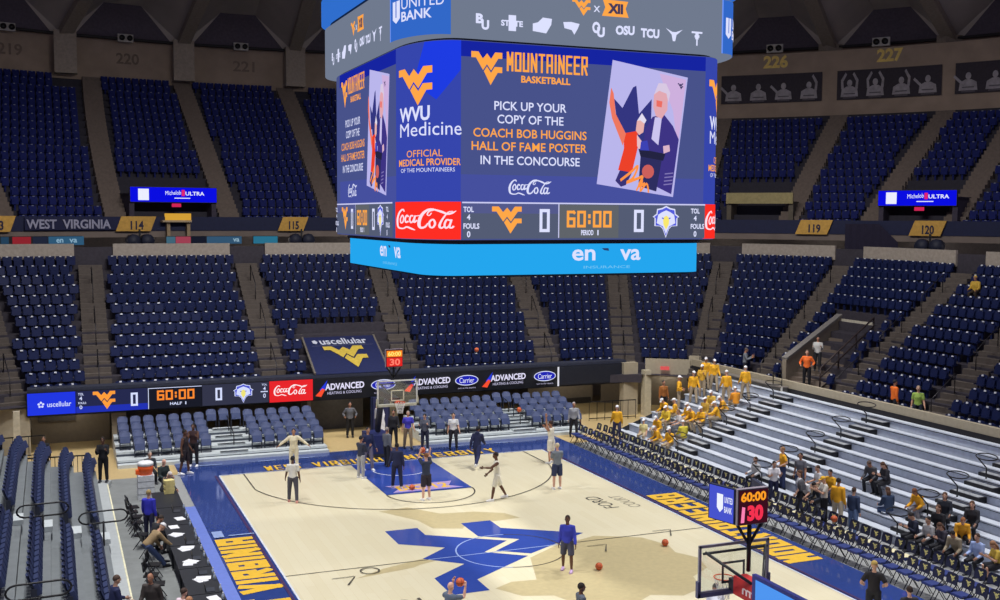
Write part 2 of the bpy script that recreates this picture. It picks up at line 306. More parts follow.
# ================================================================ lower bowl of fixed stands
A_, B_, RC = 19.6, 21.8, 5.5
def stations():
    S = []
    for i in range(16): S.append((-A_, -2+18.3*i/15, -1, 0))
    for i in range(1, 13): t = radians(180-90*i/12); S.append((-(A_-RC)+RC*cos(t), B_-RC+RC*sin(t), cos(t), sin(t)))
    for i in range(1, 24): S.append((-(A_-RC)+2*(A_-RC)*i/24, B_, 0, 1))
    for i in range(0, 13): t = radians(90-90*i/12); S.append((A_-RC+RC*cos(t), B_-RC+RC*sin(t), cos(t), sin(t)))
    for i in range(1, 30): S.append((A_, 16.3-42*i/29, 1, 0))
    return S
STN = stations()
def ofs(o, z): return [(s[0]+s[2]*o, s[1]+s[3]*o, z) for s in STN]
NROW, TD, RISE, Z0 = 13, .82, .475, 2.35
rowz = lambda i: Z0+RISE*i
def strips(mb, rows, mi=0):
    for a, b in zip(rows, rows[1:]):
        for i in range(len(a)-1): mb.quad(a[i], a[i+1], b[i+1], b[i], mi)
mb = MB(); prof = [ofs(-.3, Z0)]
for lo_, hi_ in ((0, 12), (30, 56), (68, 98)): strips(mb, [ofs(-.3, 1.9)[lo_:hi_], ofs(-.3, Z0)[lo_:hi_]])
for i in range(NROW): prof += [ofs(TD*i if i else -.3, rowz(i)), ofs(TD*(i+1), rowz(i))]
prof += [ofs(TD*NROW, 9.4), ofs(TD*NROW+.35, 9.4), ofs(TD*NROW+.35, 8.6)]
strips(mb, prof); st(mb.build('floor_stand', M((58, 54, 62), .8, noise=.15)))
# pale wall that caps the lower bowl, broken at the aisles, set in straight pieces
AISLE = [((-15.97, 21.9), (-17.88, 31.64)), ((-12.11, 22.2), (-12.11, 32.1)), ((-3.56, 22.2), (-3.56, 32.1)), ((3.56, 22.2), (4.42, 32.1)), ((11.82, 22.2), (13.53, 32.1)),
         ((16.19, 21.82), (20.29, 30.84)), ((19.32, 19.04), (25.93, 26.78)), ((20.0, 14.56), (29.58, 19.46)), ((20.0, 8.66), (29.9, 10.4)), ((20.0, 2.42), (29.9, 4.5)), ((20, -4), (29.9, -3)), ((20, -10), (29.9, -10.5))]
def aisle_d(x, y, A):
    (x0, y0), (x1, y1) = A; L = hypot(x1-x0, y1-y0); dx, dy = (x1-x0)/L, (y1-y0)/L; t = (x-x0)*dx+(y-y0)*dy
    return (x-x0)*dy-(y-y0)*dx, t, L
capmat = M((160, 150, 138), .7); mb = MB()
top = ofs(TD*NROW-.05, 0)
def dense(P, step=.25):
    out = []
    for p, q in zip(P, P[1:]):
        n = max(1, int(hypot(q[0]-p[0], q[1]-p[1])/step))
        out += [(p[0]+(q[0]-p[0])*k/n, p[1]+(q[1]-p[1])*k/n) for k in range(n)]
    return out
dt = dense(top)
for p, q in zip(dt, dt[1:]):
    if min(abs(aisle_d(p[0], p[1], A)[0]) for A in AISLE) > 1.0: mb.beam((p[0], p[1], 9.16), (q[0], q[1], 9.16), .14, .86)
st(mb.build('wall_parapet', capmat))
for k, A in enumerate(AISLE):                        # concrete aisle steps, half a row each
    mb = MB(); (x0, y0), (x1, y1) = A; L = hypot(x1-x0, y1-y0); rz = atan2(y1-y0, x1-x0); n = NROW*2
    for i in range(n):
        t = (i+.5)/n; mb.box((x0+(x1-x0)*t, y0+(y1-y0)*t, rowz(0)+RISE*i/2+.02-.1), (L/n+.02, 1.25, .42), 0, rz)
        mb.box((x0+(x1-x0)*(t-.45/n), y0+(y1-y0)*(t-.45/n), rowz(0)+RISE*i/2+.132), (.05, 1.25, .006), 1, rz)
    st(mb.build('floor_aisle', [M((88, 80, 74), .8, noise=.12), M((112, 104, 94), .7)]))
    if k < 11:                                       # centre handrail, in short loops
        r = empty('aisle_handrail', (0, 0, 0), 0, 'thin dark handrail up the concrete aisle '+['left of the blue phone-company board', 'above the orange emblem on the far board', 'left of the navy tarp', 'right of the red shot clock', 'above the white end of the ribbon board', 'left of the beige corner portal', 'right of the beige corner portal', 'behind the person in grey at the bowl front', 'beside the walled ramp', 'by the steward in lime', 'beyond the right picture edge'][k], 'handrail')
        for j in (0, 4, 8):
            i0 = j/NROW+.04; i1 = (j+2.6)/NROW
            P = [(x0+(x1-x0)*t, y0+(y1-y0)*t, rowz(0)+RISE*NROW*t+.1) for t in (i0, i1)]
            mb = MB(); h = Vector((0, 0, .9)); mb.loft([P[0], Vector(P[0])+h, Vector(P[1])+h, P[1]], .025, 5); mb.build('rail_loop', M((48, 46, 50), .4, .5), r)
# ---------------------------------------------------------------- fascia of the far end, corner portals, tunnels
FAS = M((30, 32, 42), .6); st(MB().box((0.4, 21.62, 2.4), (31.4, .25, 1.15)).build('wall_fascia', FAS))
st(MB().box((.4, 21.95, 3.05), (31.4, .8, .14)).build('trim_fascia', M((46, 50, 66), .6)))
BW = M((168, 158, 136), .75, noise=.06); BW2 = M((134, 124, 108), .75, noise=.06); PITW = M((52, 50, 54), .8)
def wall(name, a, b, z0, z1, mat, th=.2):
    a = Vector((*a, (z0+z1)/2)); b = Vector((*b, (z0+z1)/2)); return st(MB().beam(a, b, th, z1-z0).build(name, mat))
wall('wall_far', (-22, 28.2), (24, 28.2), 0, 4.6, BW)
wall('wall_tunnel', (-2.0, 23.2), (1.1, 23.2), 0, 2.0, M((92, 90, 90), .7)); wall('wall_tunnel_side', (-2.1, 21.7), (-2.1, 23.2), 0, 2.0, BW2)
wall('wall_navy', (1.0, 21.2), (2.0, 21.2), 0, 1.9, NAVY)
wall('wall_recess', (2.0, 22.4), (2.8, 22.4), 0, 2.0, BW)
wall('wall_left_column', (-11.6, 22.0), (-10.95, 22.0), 0, 2.0, BW2, .4); wall('wall_left_niche', (-10.9, 22.6), (-9.9, 22.6), 0, 2.0, M((66, 62, 60), .7))
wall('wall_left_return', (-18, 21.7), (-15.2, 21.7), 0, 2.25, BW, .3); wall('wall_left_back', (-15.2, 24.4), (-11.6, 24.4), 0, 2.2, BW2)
wall('wall_left_panel', (-14.9, 24.2), (-13.2, 24.2), 1.1, 2.2, M((80, 76, 72), .7), .1)
st(MB().box((-15.75, 20.6, 1.15), (.28, .28, 2.3)).build('wall_left_post', M((190, 182, 160), .7)))
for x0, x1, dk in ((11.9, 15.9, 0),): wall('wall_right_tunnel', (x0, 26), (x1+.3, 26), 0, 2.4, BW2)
wall('wall_right_plinth', (12, 25.8), (16, 25.8), 0, .35, M((60, 56, 52), .8), .1)
st(MB().box((16.25, 21.5, 1.5), (.9, .5, 3.0)).build('wall_corner_pier', BW)); st(MB().box((17.05, 20.9, 1.3), (.42, .42, 2.6)).build('wall_corner_post', M((188, 180, 156), .7)))
# beige corner portal over the band
wall('wall_corner_head', (17.2, 21.3), (19.3, 19.9), 2.2, 3.2, BW, .22); wall('wall_corner_back', (16.6, 25.6), (24.0, 20.6), 0, 3.2, BW2)
wall('wall_corner_jamb', (19.35, 20.1), (19.9, 19.7), 0, 3.4, BW, .3)
wall('wall_right_front', (19.45, 19.8), (19.45, -24), 2.9, 3.25, BW, .2)
wall('wall_right_base', (19.42, 19.8), (19.42, -24), 0, 2.9, M((34, 33, 36), .8), .2)
# ================================================================ concourse ring and upper bowl
def arc(R, z, a0=18, a1=128, n=88): return [(R*cos(radians(a1+(a0-a1)*i/n)), R*sin(radians(a1+(a0-a1)*i/n)), z) for i in range(n+1)]
mb = MB(); strips(mb, [ofs(TD*NROW+.3, 8.6), ofs(TD*NROW+6, 8.6)]); st(mb.build('floor_concourse', M((84, 78, 74), .8)))
mb = MB(); strips(mb, [arc(42.5, 8.6), arc(42.5, 10.3)]); st(mb.build('wall_concourse', M((74, 68, 66), .8)))
mb = MB(); strips(mb, [arc(38.5, 9.85), arc(38.45, 10.26), arc(38.4, 10.26)]); strips(mb, [arc(38.5, 9.85), arc(42.5, 10.3)]); st(mb.build('wall_beam', M((120, 108, 100), .8, noise=.1, scale=1)))
PARA = M((24, 30, 62), .7); mb = MB(); strips(mb, [arc(38.4, 10.24), arc(38.35, 11.1), arc(38.55, 11.1), arc(38.6, 10.6)]); st(mb.build('wall_upper_parapet', PARA))
UR0, UTD, UZ0, URISE = 38.6, .82, 10.3, .56
mb = MB(); U = []
for i in range(20): U += [arc(UR0+UTD*i, UZ0+URISE*i), arc(UR0+UTD*(i+1), UZ0+URISE*i)]
strips(mb, U); st(mb.build('floor_upper_stand', M((46, 44, 54), .85)))
UA = [(105.4, 101.6, 20), (94.8, 94.9, 20), (84.9, 86.7, 20), (75, 77.5, 20), (66, 68, 15), (58, 58.5, 15), (49.5, 49, 15), (40.7, 39.4, 15), (33.3, 31.1, 15), (25.9, 25.6, 15), (115, 111.5, 20)]
for a0, a1, nr in UA:
    mb = MB()
    for i in range(nr*2):
        R = UR0+UTD*(i/2+.25); a = radians(a0+(a1-a0)*i/(nr*2)); mb.box((R*cos(a), R*sin(a), UZ0+URISE*i/2-.02), (UTD/2+.02, 1.3, .5), 0, a)
    st(mb.build('floor_upper_aisle', M((104, 92, 84), .85, noise=.12)))
# back wall: seats to the ring beam on the left, a banner wall a few rows lower on the right
BEAM = M((150, 132, 116), .85, noise=.12, scale=.8)
mb = MB(); strips(mb, [arc(54.4, 19), arc(54.4, 24.2)]); st(mb.build('wall_ring_beam', BEAM))
mb = MB(); strips(mb, [arc(51.2, 17.6, 18, 74, 60), arc(51.2, 23.4, 18, 74, 60), arc(54.6, 23.4, 18, 74, 60)]); strips(mb, [[(51.2*cos(radians(74)), 51.2*sin(radians(74)), z) for z in (17.6, 23.4)], [(54.8*cos(radians(74)), 54.8*sin(radians(74)), z) for z in (17.6, 23.4)]])
st(mb.build('wall_banner', BEAM))
# ---------------------------------------------------------------- folded plate roof: bays of nine degrees
SHELL = M((176, 166, 160), .85, noise=.08, scale=.5); DARKG = M((88, 80, 92), .9); RIB = M((150, 138, 126), .85); EDGE = M((30, 28, 32), .7)
pol = lambda R, d, z: Vector((R*cos(radians(d)), R*sin(radians(d)), z))
def quadbox(mb, P, th, mi): mb.add(P, [(0, 1, 2, 3)], mi)
for k in range(-1, 11):
    d0, d1 = 31.9+9*k, 40.9+9*k; m = (d0+d1)/2
    mb = MB(); A0, A1 = pol(54, d0, 24), pol(54, d1, 24); T0, T1 = pol(54, d0+3.1, 26.6), pol(54, d1-3.1, 26.6)
    b0, b1 = pol(54, d0+.8, 24.05), pol(54, d1-.8, 24.05)
    B0, B1, C0, C1 = pol(18, d0, 35), pol(18, d1, 35), pol(18, d0+3.1, 38), pol(18, d1-3.1, 38)
    mb.quad(A0, b0, T0, T0); mb.quad(A1, b1, T1, T1)
    for P in ((A0, T0, C0, B0), (T0, T1, C1, C0), (T1, A1, B1, C1)): mb.quad(*P)
    st(mb.build('ceiling_plate', SHELL))
    st(MB().quad(b0, b1, T1, T0).build('window_panel', DARKG))
    mb = MB(); mb.beam(pol(53.7, d0, 24.0), pol(53.7, d1, 24.0), .5, .16, 0); st(mb.build('trim_ledge', EDGE))
    mb = MB(); mb.beam(pol(53.4, d0, 21.2), pol(53.4, d0, 24.2), 1.5, .9, 0); mb.beam(pol(53.6, d0, 24.0), pol(18, d0, 34.9), .9, .5, 0); st(mb.build('ceiling_rib', RIB))
# ================================================================ seats
def seat_mesh(name='stadium_seat', up=True, w=.48, glint_tab=True):
    mb = MB(); n = 6; F = []; Bk = []
    for j, (zz, yy) in enumerate(((.40, .05), (.62, .10), (.8, .15), (.87, .165))):        # curved back shell, seat faces -Y
        for i in range(n+1):
            t = i/n*2-1; x = t*w/2*(1 if j < 3 else .82); F.append((x, yy-.05*t*t, zz-(.03*t*t if j == 3 else 0)))
    g = [(j*(n+1)+i, j*(n+1)+i+1, (j+1)*(n+1)+i+1, (j+1)*(n+1)+i) for j in range(3) for i in range(n)]
    mb.add(F, g, 0, True); mb.add([(x, y+.035, z) for x, y, z in F], [f[::-1] for f in g], 0, True)
    top = [(3*(n+1)+i) for i in range(n)]
    mb.add([F[k] for k in range(21, 28)]+[(x, y+.035, z) for x, y, z in F[21:28]], [(i, i+1, 8+i, 7+i) for i in range(n)], 0)
    if up: mb.box((0, -.0, .56), (w*.86, .07, .36), 0, rx=-.16)                             # folded seat pan
    else: mb.box((0, -.16, .44), (w*.92, .42, .06), 0, rx=.08)
    mb.box((0, .06, .22), (.1, .08, .44), 0)
    for sx in (-1, 1): mb.box((sx*w/2, -.02, .46), (.03, .3, .05), 0)
    if glint_tab: mb.box((0, .07, .835), (.11, .03, .07), 1, rx=-.25)  # pale tab puts the bright seat-top highlight into the colour
    return mb.mesh(name, [SEATB, SEATP])
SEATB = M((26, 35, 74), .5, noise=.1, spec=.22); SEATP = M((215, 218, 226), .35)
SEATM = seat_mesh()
def lowres(mb, x, y, z, ang, mi=0):
    R = Matrix.Rotation(ang, 3, 'Z'); p = Vector((x, y, z))
    def b(c, d, m=0): mb.box(p+R @ Vector(c), d, m, ang)
    b((0, .1, .62), (.46, .07, .5)); b((0, -.02, .52), (.4, .1, .3)); b((0, .05, .2), (.1, .08, .4)); b((0, .05, .855), (.11, .05, .05), 1)  # last box is the pale painted highlight
SECT = ['outside the blue phone-company board', 'above the blue phone-company board', 'above the far 60:00 board', 'behind the navy tarp', 'above the heating-advert boards', 'above the blank black fascia', 'above the beige corner portal', 'behind the yellow-jacketed band', 'left of the walled ramp', 'right of the walled ramp', 'right of the steward in lime', 'beyond the last aisle']
TARP = [(-2.3, 21.0), (2.6, 21.0), (3.0, 26.6), (-1.8, 26.6)]
def inside(x, y, P):
    c = False
    for (x0, y0), (x1, y1) in zip(P, P[1:]+P[:1]):
        if (y0 > y) != (y1 > y) and x < (x1-x0)*(y-y0)/(y1-y0)+x0: c = not c
    return c
RAMP = [(18.8, 9.0), (18.8, 12.9), (25.8, 15.5), (25.8, 11.4)]
seats = []
for i in range(NROW):
    o = TD*i+.42; P = [(s[0]+s[2]*o, s[1]+s[3]*o, atan2(s[3], s[2])) for s in STN]; sec_n = {}
    run = 0; last = -1
    L = 0
    D = [0]
    for p, q in zip(P, P[1:]): D.append(D[-1]+hypot(q[0]-p[0], q[1]-p[1]))
    k = 0; t = .3; step = .54
    while t < D[-1]:
        while D[k+1] < t: k += 1
        f = (t-D[k])/(D[k+1]-D[k]); x = P[k][0]+(P[k+1][0]-P[k][0])*f; y = P[k][1]+(P[k+1][1]-P[k][1])*f; a = P[k][2]+(P[k+1][2]-P[k][2])*f
        t += step
        ds = [aisle_d(x, y, A)[0] for A in AISLE]
        if min(abs(d) for d in ds) < .84: continue
        if inside(x, y, TARP) or inside(x, y, RAMP) or min(hypot(x-p, y-q) for p, q in ((20.1, 4.4), (20.5, 16.3), (20.2, 2.65), (28.2, 8.0))) < .5: continue
        sec = sum(1 for d in ds if d < 0); 
        if hypot(x-17.6, y-20.6) < 2.4 and i == 0: continue
        sec_n[sec] = sec_n.get(sec, 0)+1
        seats.append((x, y, rowz(i), a-pi/2, sec, i, sec_n[sec]))
cand = []
for q in seats:
    u, v, z = in_view((q[0], q[1], q[2]+.6))
    if -4 < u < 1004 and v < 600 and not (345 < u < 700 and v < 276): cand.append((z, q))
cand.sort(key=lambda c: c[0]); near = set(id(c[1]) for c in cand[:300])
for z, q in cand[:300]:
    x, y, zz, a, sec, i, n = q
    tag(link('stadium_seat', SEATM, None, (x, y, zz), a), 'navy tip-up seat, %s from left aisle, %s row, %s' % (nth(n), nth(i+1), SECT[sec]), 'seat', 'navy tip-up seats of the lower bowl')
mb = MB()
for q in seats:
    if id(q) not in near: lowres(mb, q[0], q[1], q[2], q[3])
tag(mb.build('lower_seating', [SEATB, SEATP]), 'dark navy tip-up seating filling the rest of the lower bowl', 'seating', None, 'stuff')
# upper bowl seats: deep in shade, one mass
SIGN = [(-10.0, -4.0, 37, 41.0)]
def portal(x, y):
    d = math.degrees(atan2(y, x)); R = hypot(x, y)
    return R < 43.6 and (95.3 < d < 105 or 25 < d < 32.7 or 63 < d < 70 or 39.4 < d < 47)
mb = MB()
for i in range(19):
    R = UR0+UTD*i+.42; n = int(radians(110)*R/.55)
    for k in range(n):
        d = 18+110*k/n
        if i >= 14 and d < 75.6: continue
        if R > 52.4 and abs((d-31.9+4.5) % 9-4.5) < 1.0: continue
        x, y = R*cos(radians(d)), R*sin(radians(d))
        f = i/20; bad = portal(x, y)
        for a0, a1, nr in UA:
            if abs(radians(d-(a0+(a1-a0)*i/nr))*R) < .92: bad = True
        u, v, z = in_view((x, y, 15))
        if bad or u < -60 or u > 1060: continue
        lowres(mb, x, y, UZ0+URISE*i, radians(d)-pi/2)
tag(mb.build('upper_seating', [M((34, 40, 92), .9, spec=.05), M((110, 114, 140), .5)]), 'dim navy seating filling the upper bowl under the roof', 'seating', None, 'stuff')
# ================================================================ upper bowl portals with blue LED boards
LB = E((10, 14, 225), 1.0); LW = E((236, 238, 255)); LR = E((225, 40, 110))
def upper_portal(dm, half, label, R=39.4, lit=True, z1=12.95):
    r = empty('entrance_portal', (R*cos(radians(dm)), R*sin(radians(dm)), 10.4), radians(dm)-pi/2, label, 'portal')
    wd = half*2
    mb = MB(); mb.box((-half+.15, 1.4, 1.0), (.3, 3.2, 2.2)); mb.box((half-.15, 1.4, 1.0), (.3, 3.2, 2.2)); mb.box((0, 1.5, 2.05), (wd, 3.2, .2)); mb.box((0, 3.2, 1.0), (wd, .2, 2.0), 1); mb.build('portal_shell', [M((58, 52, 66), .8), M((38, 34, 46), .8)], r)
    b = MB().box((0, -.28, z1-10.4-.48), (wd, .18, .96)).build('led_board', BLACK, r)
    g = G2(lambda u, v, h: (u, -.375-h, v), parent=b); zz = z1-10.4-.93
    g.rect(-half+.03, zz, half-.03, zz+.9, LB, 'led_face'); g.rect(-half+.5, zz+.1, -half+1.15, zz+.8, LW, 'led_square')
    g.text('Michelob', -.55, zz+.42, .42, zz+.68, LW, .0, sh=.05); g.rect(.46, zz+.38, .66, zz+.76, LR, 'led_ribbon'); g.text('ULTRA', .7, zz+.42, 1.9, zz+.66, LW, .02); g.rect(.0, zz+.22, 1.0, zz+.27, LW, 'led_rule')
    MB().box((.15, -.3, 1.42), (.55, .12, .22)).build('exit_sign', E((215, 40, 90), .9), r)
    return r
upper_portal(100.15, 2.72, 'dim entrance portal under the blue beer LED board above the small booth')
upper_portal(28.8, 2.35, 'dim entrance portal under the blue beer LED board right of the scoreboard')
r = empty('entrance_portal', (39.4*cos(radians(43.2)), 39.4*sin(radians(43.2)), 10.4), radians(43.2)-pi/2, 'open entrance portal with a pale lintel beside the scoreboard edge, above the 119 panel', 'portal')
mb = MB(); mb.box((-2, 1.1, .95), (.3, 2.2, 1.9)); mb.box((2, 1.1, .95), (.3, 2.2, 1.9)); mb.box((0, 2.2, .95), (4, .2, 1.9), 1); mb.build('portal_shell', [M((90, 82, 70), .8), M((36, 32, 40), .8)], r); MB().box((0, -.1, 2.1), (4.3, .25, .7)).build('lintel_panel', M((150, 138, 96), .8), r)
# ================================================================ parapet panels, ring numbers, banners
def on_ring(R, d0): return lambda u, v, h: pol(R-h, d0-math.degrees(u/R), v)
def cprism(R, dl, wd, z0, z1, th, n=10):
    f = on_ring(R, dl); mb = MB()
    for i in range(n):
        a, b = wd*i/n, wd*(i+1)/n; mb.quad(f(a, z0, th), f(b, z0, th), f(b, z1, th), f(a, z1, th)); mb.quad(f(a, z1, th), f(b, z1, th), f(b, z1, 0), f(a, z1, 0)); mb.quad(f(a, z0, 0), f(b, z0, 0), f(b, z0, th), f(a, z0, th))
    return mb
TAN = M((196, 152, 70), .7); TXTN = M((30, 30, 60), .7); SILV = M((150, 150, 172), .7)
def section_panel(t, dl, dr, lb):
    wd = radians(dl-dr)*38.35; f = on_ring(38.3, dl)
    r = MB().prism([(0, 10.22), (wd-.35, 10.22), (wd, 11.12), (.35, 11.12)], lambda u, v, h: f(u, v, h+.04), 0, .05).build('section_panel', TAN)
    tag(r, 'slanted gold parapet panel numbered %s, %s' % (t, lb), 'sign'); g = G2(f, parent=r, lift=.12); g.text(t, wd*.36, 10.32, wd*.68, 10.85, TXTN, .03)
for t, a, b, lb in (('114', 105.9, 102.2, 'beside the small lit booth'), ('115', 90.7, 87.7, 'touching the scoreboard edge'), ('119', 39.4, 35.9, 'below the pale portal lintel'), ('120', 29.0, 25.7, 'below the right beer board'), ('113', 118, 114.6, 'left of the WEST VIRGINIA sign')): section_panel(t, a, b, lb)
mb = MB()
for i in range(12): f = on_ring(38.3, 113.85); mb.quad(*[f(5.75*(i+a)/12, z, .05) for a, z in ((0, 10.3), (1, 10.3), (1, 11.05), (0, 11.05))])
r = mb.build('parapet_sign', M((26, 30, 64), .8))
tag(r, 'long navy parapet sign with pale WEST VIRGINIA lettering left of the 114 panel', 'sign')
g = G2(on_ring(38.25, 113.75), parent=r, cuts=[i*.25 for i in range(24)], lift=.07); g.text('WEST', 0, 10.38, 1.75, 10.93, SILV, .03); g.text('VIRGINIA', 2.1, 10.38, 4.95, 10.93, SILV, .03)
for t, dm, mt in (('219', 107.9, M((118, 102, 90), .8)), ('220', 99.3, M((112, 98, 86), .8)), ('221', 90.2, M((122, 106, 94), .8))):
    f = on_ring(54.38, dm); MBt = G2(f, lift=.03); o = MBt.text(t, -.55, 22.3, 1.1, 23.1, mt, .02, 'ring_number'); tag(o, 'faint number %s on the ring beam, %s from the left picture edge' % (t, {'219': 'first', '220': 'second', '221': 'third'}[t]), 'sign')
for t, dm in (('226', 44.9), ('227', 35.8), ('225', 54)):
    f = on_ring(51.2, dm); o = G2(f, lift=.03).text(t, -.85, 22.35, .95, 23.3, M((226, 196, 110), .7), .04, 'ring_number'); tag(o, 'yellow number %s on the ring beam, above the %s player banner' % (t, {'225': 'hidden', '226': 'scoreboard-side', '227': 'middle'}[t]), 'sign')
BANN = M((52, 46, 54), .8); BP = M((150, 144, 148), .8, noise=.2, scale=3); BPD = M((90, 84, 90), .8)
def banner(d0, d1, poses, label):
    wd = radians(d0-d1)*51.1; f = on_ring(51.12, d0)
    r = tag(cprism(51.12, d0, wd, 19.8, 21.9, .06).build('hung_banner', BANN), label, 'banner'); g = G2(f, parent=r, lift=.12)
    for i, p in enumerate(poses):                                     # busts of players as plain grey prints
        cx = wd*(i+.5)/len(poses); z = 20.0
        g.poly([(cx-.62, z), (cx+.62, z), (cx+.55, z+.55), (cx+.2, z+.75), (cx-.2, z+.75), (cx-.55, z+.55)], BP, 'player_print'); g.disc(cx, z+.98, .19, .25, BP, 'player_print', 12)
        for sx in (-1, 1):
            a = p if p in (1, 2) else 0
            if p == 1 or (p == 2 and sx > 0): g.poly([(cx+sx*.4, z+.6), (cx+sx*.58, z+.55), (cx+sx*.62, z+1.2), (cx+sx*.3, z+1.75), (cx+sx*.2, z+1.6), (cx+sx*.45, z+1.1)], BP, 'player_print')
            if p == 3 and sx < 0: g.poly([(cx-.4, z+.6), (cx-.55, z+.5), (cx-1.0, z+.95), (cx-.9, z+1.1)], BP, 'player_print')
        g.rect(cx-.45, z-.12, cx+.45, z-.03, BPD, 'name_strip'); g.rect(cx-.4, z+.18, cx+.4, z+.26, BPD, 'name_strip')
banner(49.3, 41.0, (3, 0, 3, 2), 'dark banner of four grey player prints next to the scoreboard')
banner(39.8, 31.7, (1, 1, 2, 3), 'dark banner of four grey player prints with most arms raised overhead')
banner(30.7, 22.8, (3, 0, 1, 2), 'dark banner of player prints at the right picture edge')
for d, lb in ((108.1, 'first from the left picture edge'), (99.4, 'second from the left picture edge'), (90.3, 'third from the left picture edge')):
    r = empty('emergency_light', pol(53.35, d, 23.75), radians(d)-pi/2, 'small white twin-lamp roof-ledge light, %s' % lb, 'light')
    MB().box((0, 0, .3), (1.1, .25, .55)).build('lamp_box', M((170, 165, 160), .6), r)
    for s in (-1, 1): MB().loft([(s*.28, -.12, .3), (s*.28, -.3, .3)], .2, 12).build('lamp_head', M((16, 16, 18), .4), r)
for d, lb in ((44.9, 'beside the scoreboard'), (36.4, 'over the arms-raised banner')):
    r = empty('emergency_light', pol(51.0, d, 23.42), radians(d)-pi/2, 'small white twin-lamp emergency light %s on the ledge' % lb, 'light')
    MB().box((0, 0, .35), (1.2, .25, .6)).build('lamp_box', M((170, 165, 160), .6), r)
    for s in (-1, 1): MB().loft([(s*.3, -.12, .35), (s*.3, -.3, .35)], .22, 12).build('lamp_head', M((16, 16, 18), .4), r)
# concourse: dim ribbon screens, curtain, hanging speaker boxes
def con_screen(dl, dr, z0, z1, label, items):
    R = 37.6; wd = radians(dl-dr)*R; f = on_ring(R, dl)
    r = tag(cprism(R, dl, wd, z0, z1, .1).build('ribbon_screen', BLACK), label, 'screen'); g = G2(f, parent=r, lift=.11, cuts=[i*.2 for i in range(1, 30)])
    for kind, u0, u1, c in items:
        if isinstance(kind, str) and kind != '#': g.text(kind, u0, z0+(z1-z0)*.3, u1, z0+(z1-z0)*.7, E(c, .8), .02)
        else: g.rect(u0, z0+.03, u1, z1-.03, E(c, .8), 'screen_colour')
con_screen(116.5, 109.3, 9.42, 9.98, 'dim concourse ribbon screen with red and teal adverts at the left edge', [('#', .05, .5, (40, 70, 95)), ('#', .7, 1.75, (150, 40, 50)), ('#', 1.85, 2.7, (36, 42, 62)), ('#', 2.75, 4.8, (52, 96, 128)), ('en', 3.2, 3.6, (150, 190, 215)), ('va', 3.95, 4.4, (150, 190, 215))])
con_screen(101.7, 94.6, 9.4, 9.92, 'dim concourse ribbon screen with a red advert below the small yellow-roofed booth', [('#', .05, .6, (70, 110, 130)), ('#', .62, 1.55, (170, 70, 90)), ('#', 1.6, 2.5, (26, 30, 46)), ('#', 2.55, 4.75, (56, 92, 122)), ('va', 4.2, 4.6, (160, 195, 215))])
con_screen(93.4, 90.9, 9.4, 9.92, 'short teal concourse ribbon screen beside the scoreboard edge', [('#', .05, 1.6, (46, 120, 150))])
for d, R, lb in ((104.1, 37.4, 'left of the small lit booth'), (88.6, 37.4, 'by the scoreboard edge'), (26.7, 37.4, 'right of the slanted curtain')):
    r = empty('speaker_cluster', pol(R, d, 9.3), radians(d)-pi/2, 'dark rounded loudspeaker pair hung %s' % lb, 'speaker')
    for s in (-1, 1): mb = MB(); mb.loft([(s*.42, -.3, .35), (s*.42, -.1, .35), (s*.42, .3, .35)], [(.36, .36), (.42, .42), (.4, .4)], 12); mb.build('speaker_horn', M((30, 34, 52), .6), r)
    MB().box((0, .1, .8), (.1, .1, .5)).build('hanger_bracket', BLACK, r)
r = empty('vendor_booth', pol(38.0, 100.2, 9.9), radians(100.2)-pi/2, 'small booth with a lit yellow roof sign on the concourse edge beside the 114 panel', 'booth')
MB().box((0, .2, 1.2), (1.5, .5, .42)).build('roof_sign', E((225, 170, 60), .85), r); MB().box((-.15, .1, .93), (1.8, .6, .12)).build('awning', M((170, 150, 120), .7), r)
for s in (-1, 1): MB().box((s*.62, .2, .4), (.2, .3, 1.0)).build('booth_post', M((150, 130, 100), .7), r)
r = empty('stage_curtain', pol(37.9, 32.2, 8.9), radians(32.2)-pi/2, 'dark slanted curtain left of the 120 panel hiding the concourse', 'curtain')
mb = MB(); n = 14
for i in range(n): x = -1.6+3.2*i/n; mb.add([(x, .06*(i % 2), 0), (x+3.2/n, .06*((i+1) % 2), 0), (x+3.2/n, .06*((i+1) % 2), 2.0-(max(0, i-8)*.22)), (x, .06*(i % 2), 2.0-(max(0, i-9)*.22))], [(0, 1, 2, 3)])
mb.build('curtain_fabric', M((34, 30, 50), .9), r)
# ================================================================ ribbon board across the far end
YR = 21.46
rb = empty('ribbon_board', (0, YR, 1.9), 0, 'long LED ribbon board across the far end with score, clock and adverts', 'LED board')
O = G2(lambda u, v, h: (u, -.03-h, v), parent=None, lift=.0)
body = MB().box((-1.75, .02, .52), (27.2, .1, 1.1)).build('board_housing', M((20, 22, 30), .5), rb); O.parent = body; O.lift = .01
W_ = E((214, 222, 255)); OR = E((255, 158, 60)); RED = E((232, 38, 44)); DKB = E((30, 34, 56)); ORR = E((255, 150, 40))
O.rect(-15.3, .02, -13.22, 1.05, E((34, 56, 226)), 'advert_face'); O.text('uscellular', -14.45, .38, -13.4, .62, W_, .01)
for i in range(5): t = i*72+90; O.disc(-14.72+.1*cos(radians(t)), .5+.1*sin(radians(t)), .055, .055, W_, 'star_emblem', 8)
O.rect(-13.2, .02, -9.98, 1.05, E((38, 42, 78)), 'score_face'); O.rect(-13.2, .02, -9.98, .32, E((34, 50, 178)), 'score_face')
O.text('TOL', -13.1, .85, -12.85, .97, W_, .02); O.text('4', -13.05, .62, -12.92, .8, W_, .02); O.text('FOULS', -13.1, .44, -12.75, .54, W_, .02); O.text('0', -13.05, .2, -12.92, .38, W_, .02)
O.wv(-12.45, .14, -11.45, 1.0, OR); O.block('0', -10.75, .22, -10.43, .86, W_, .3)
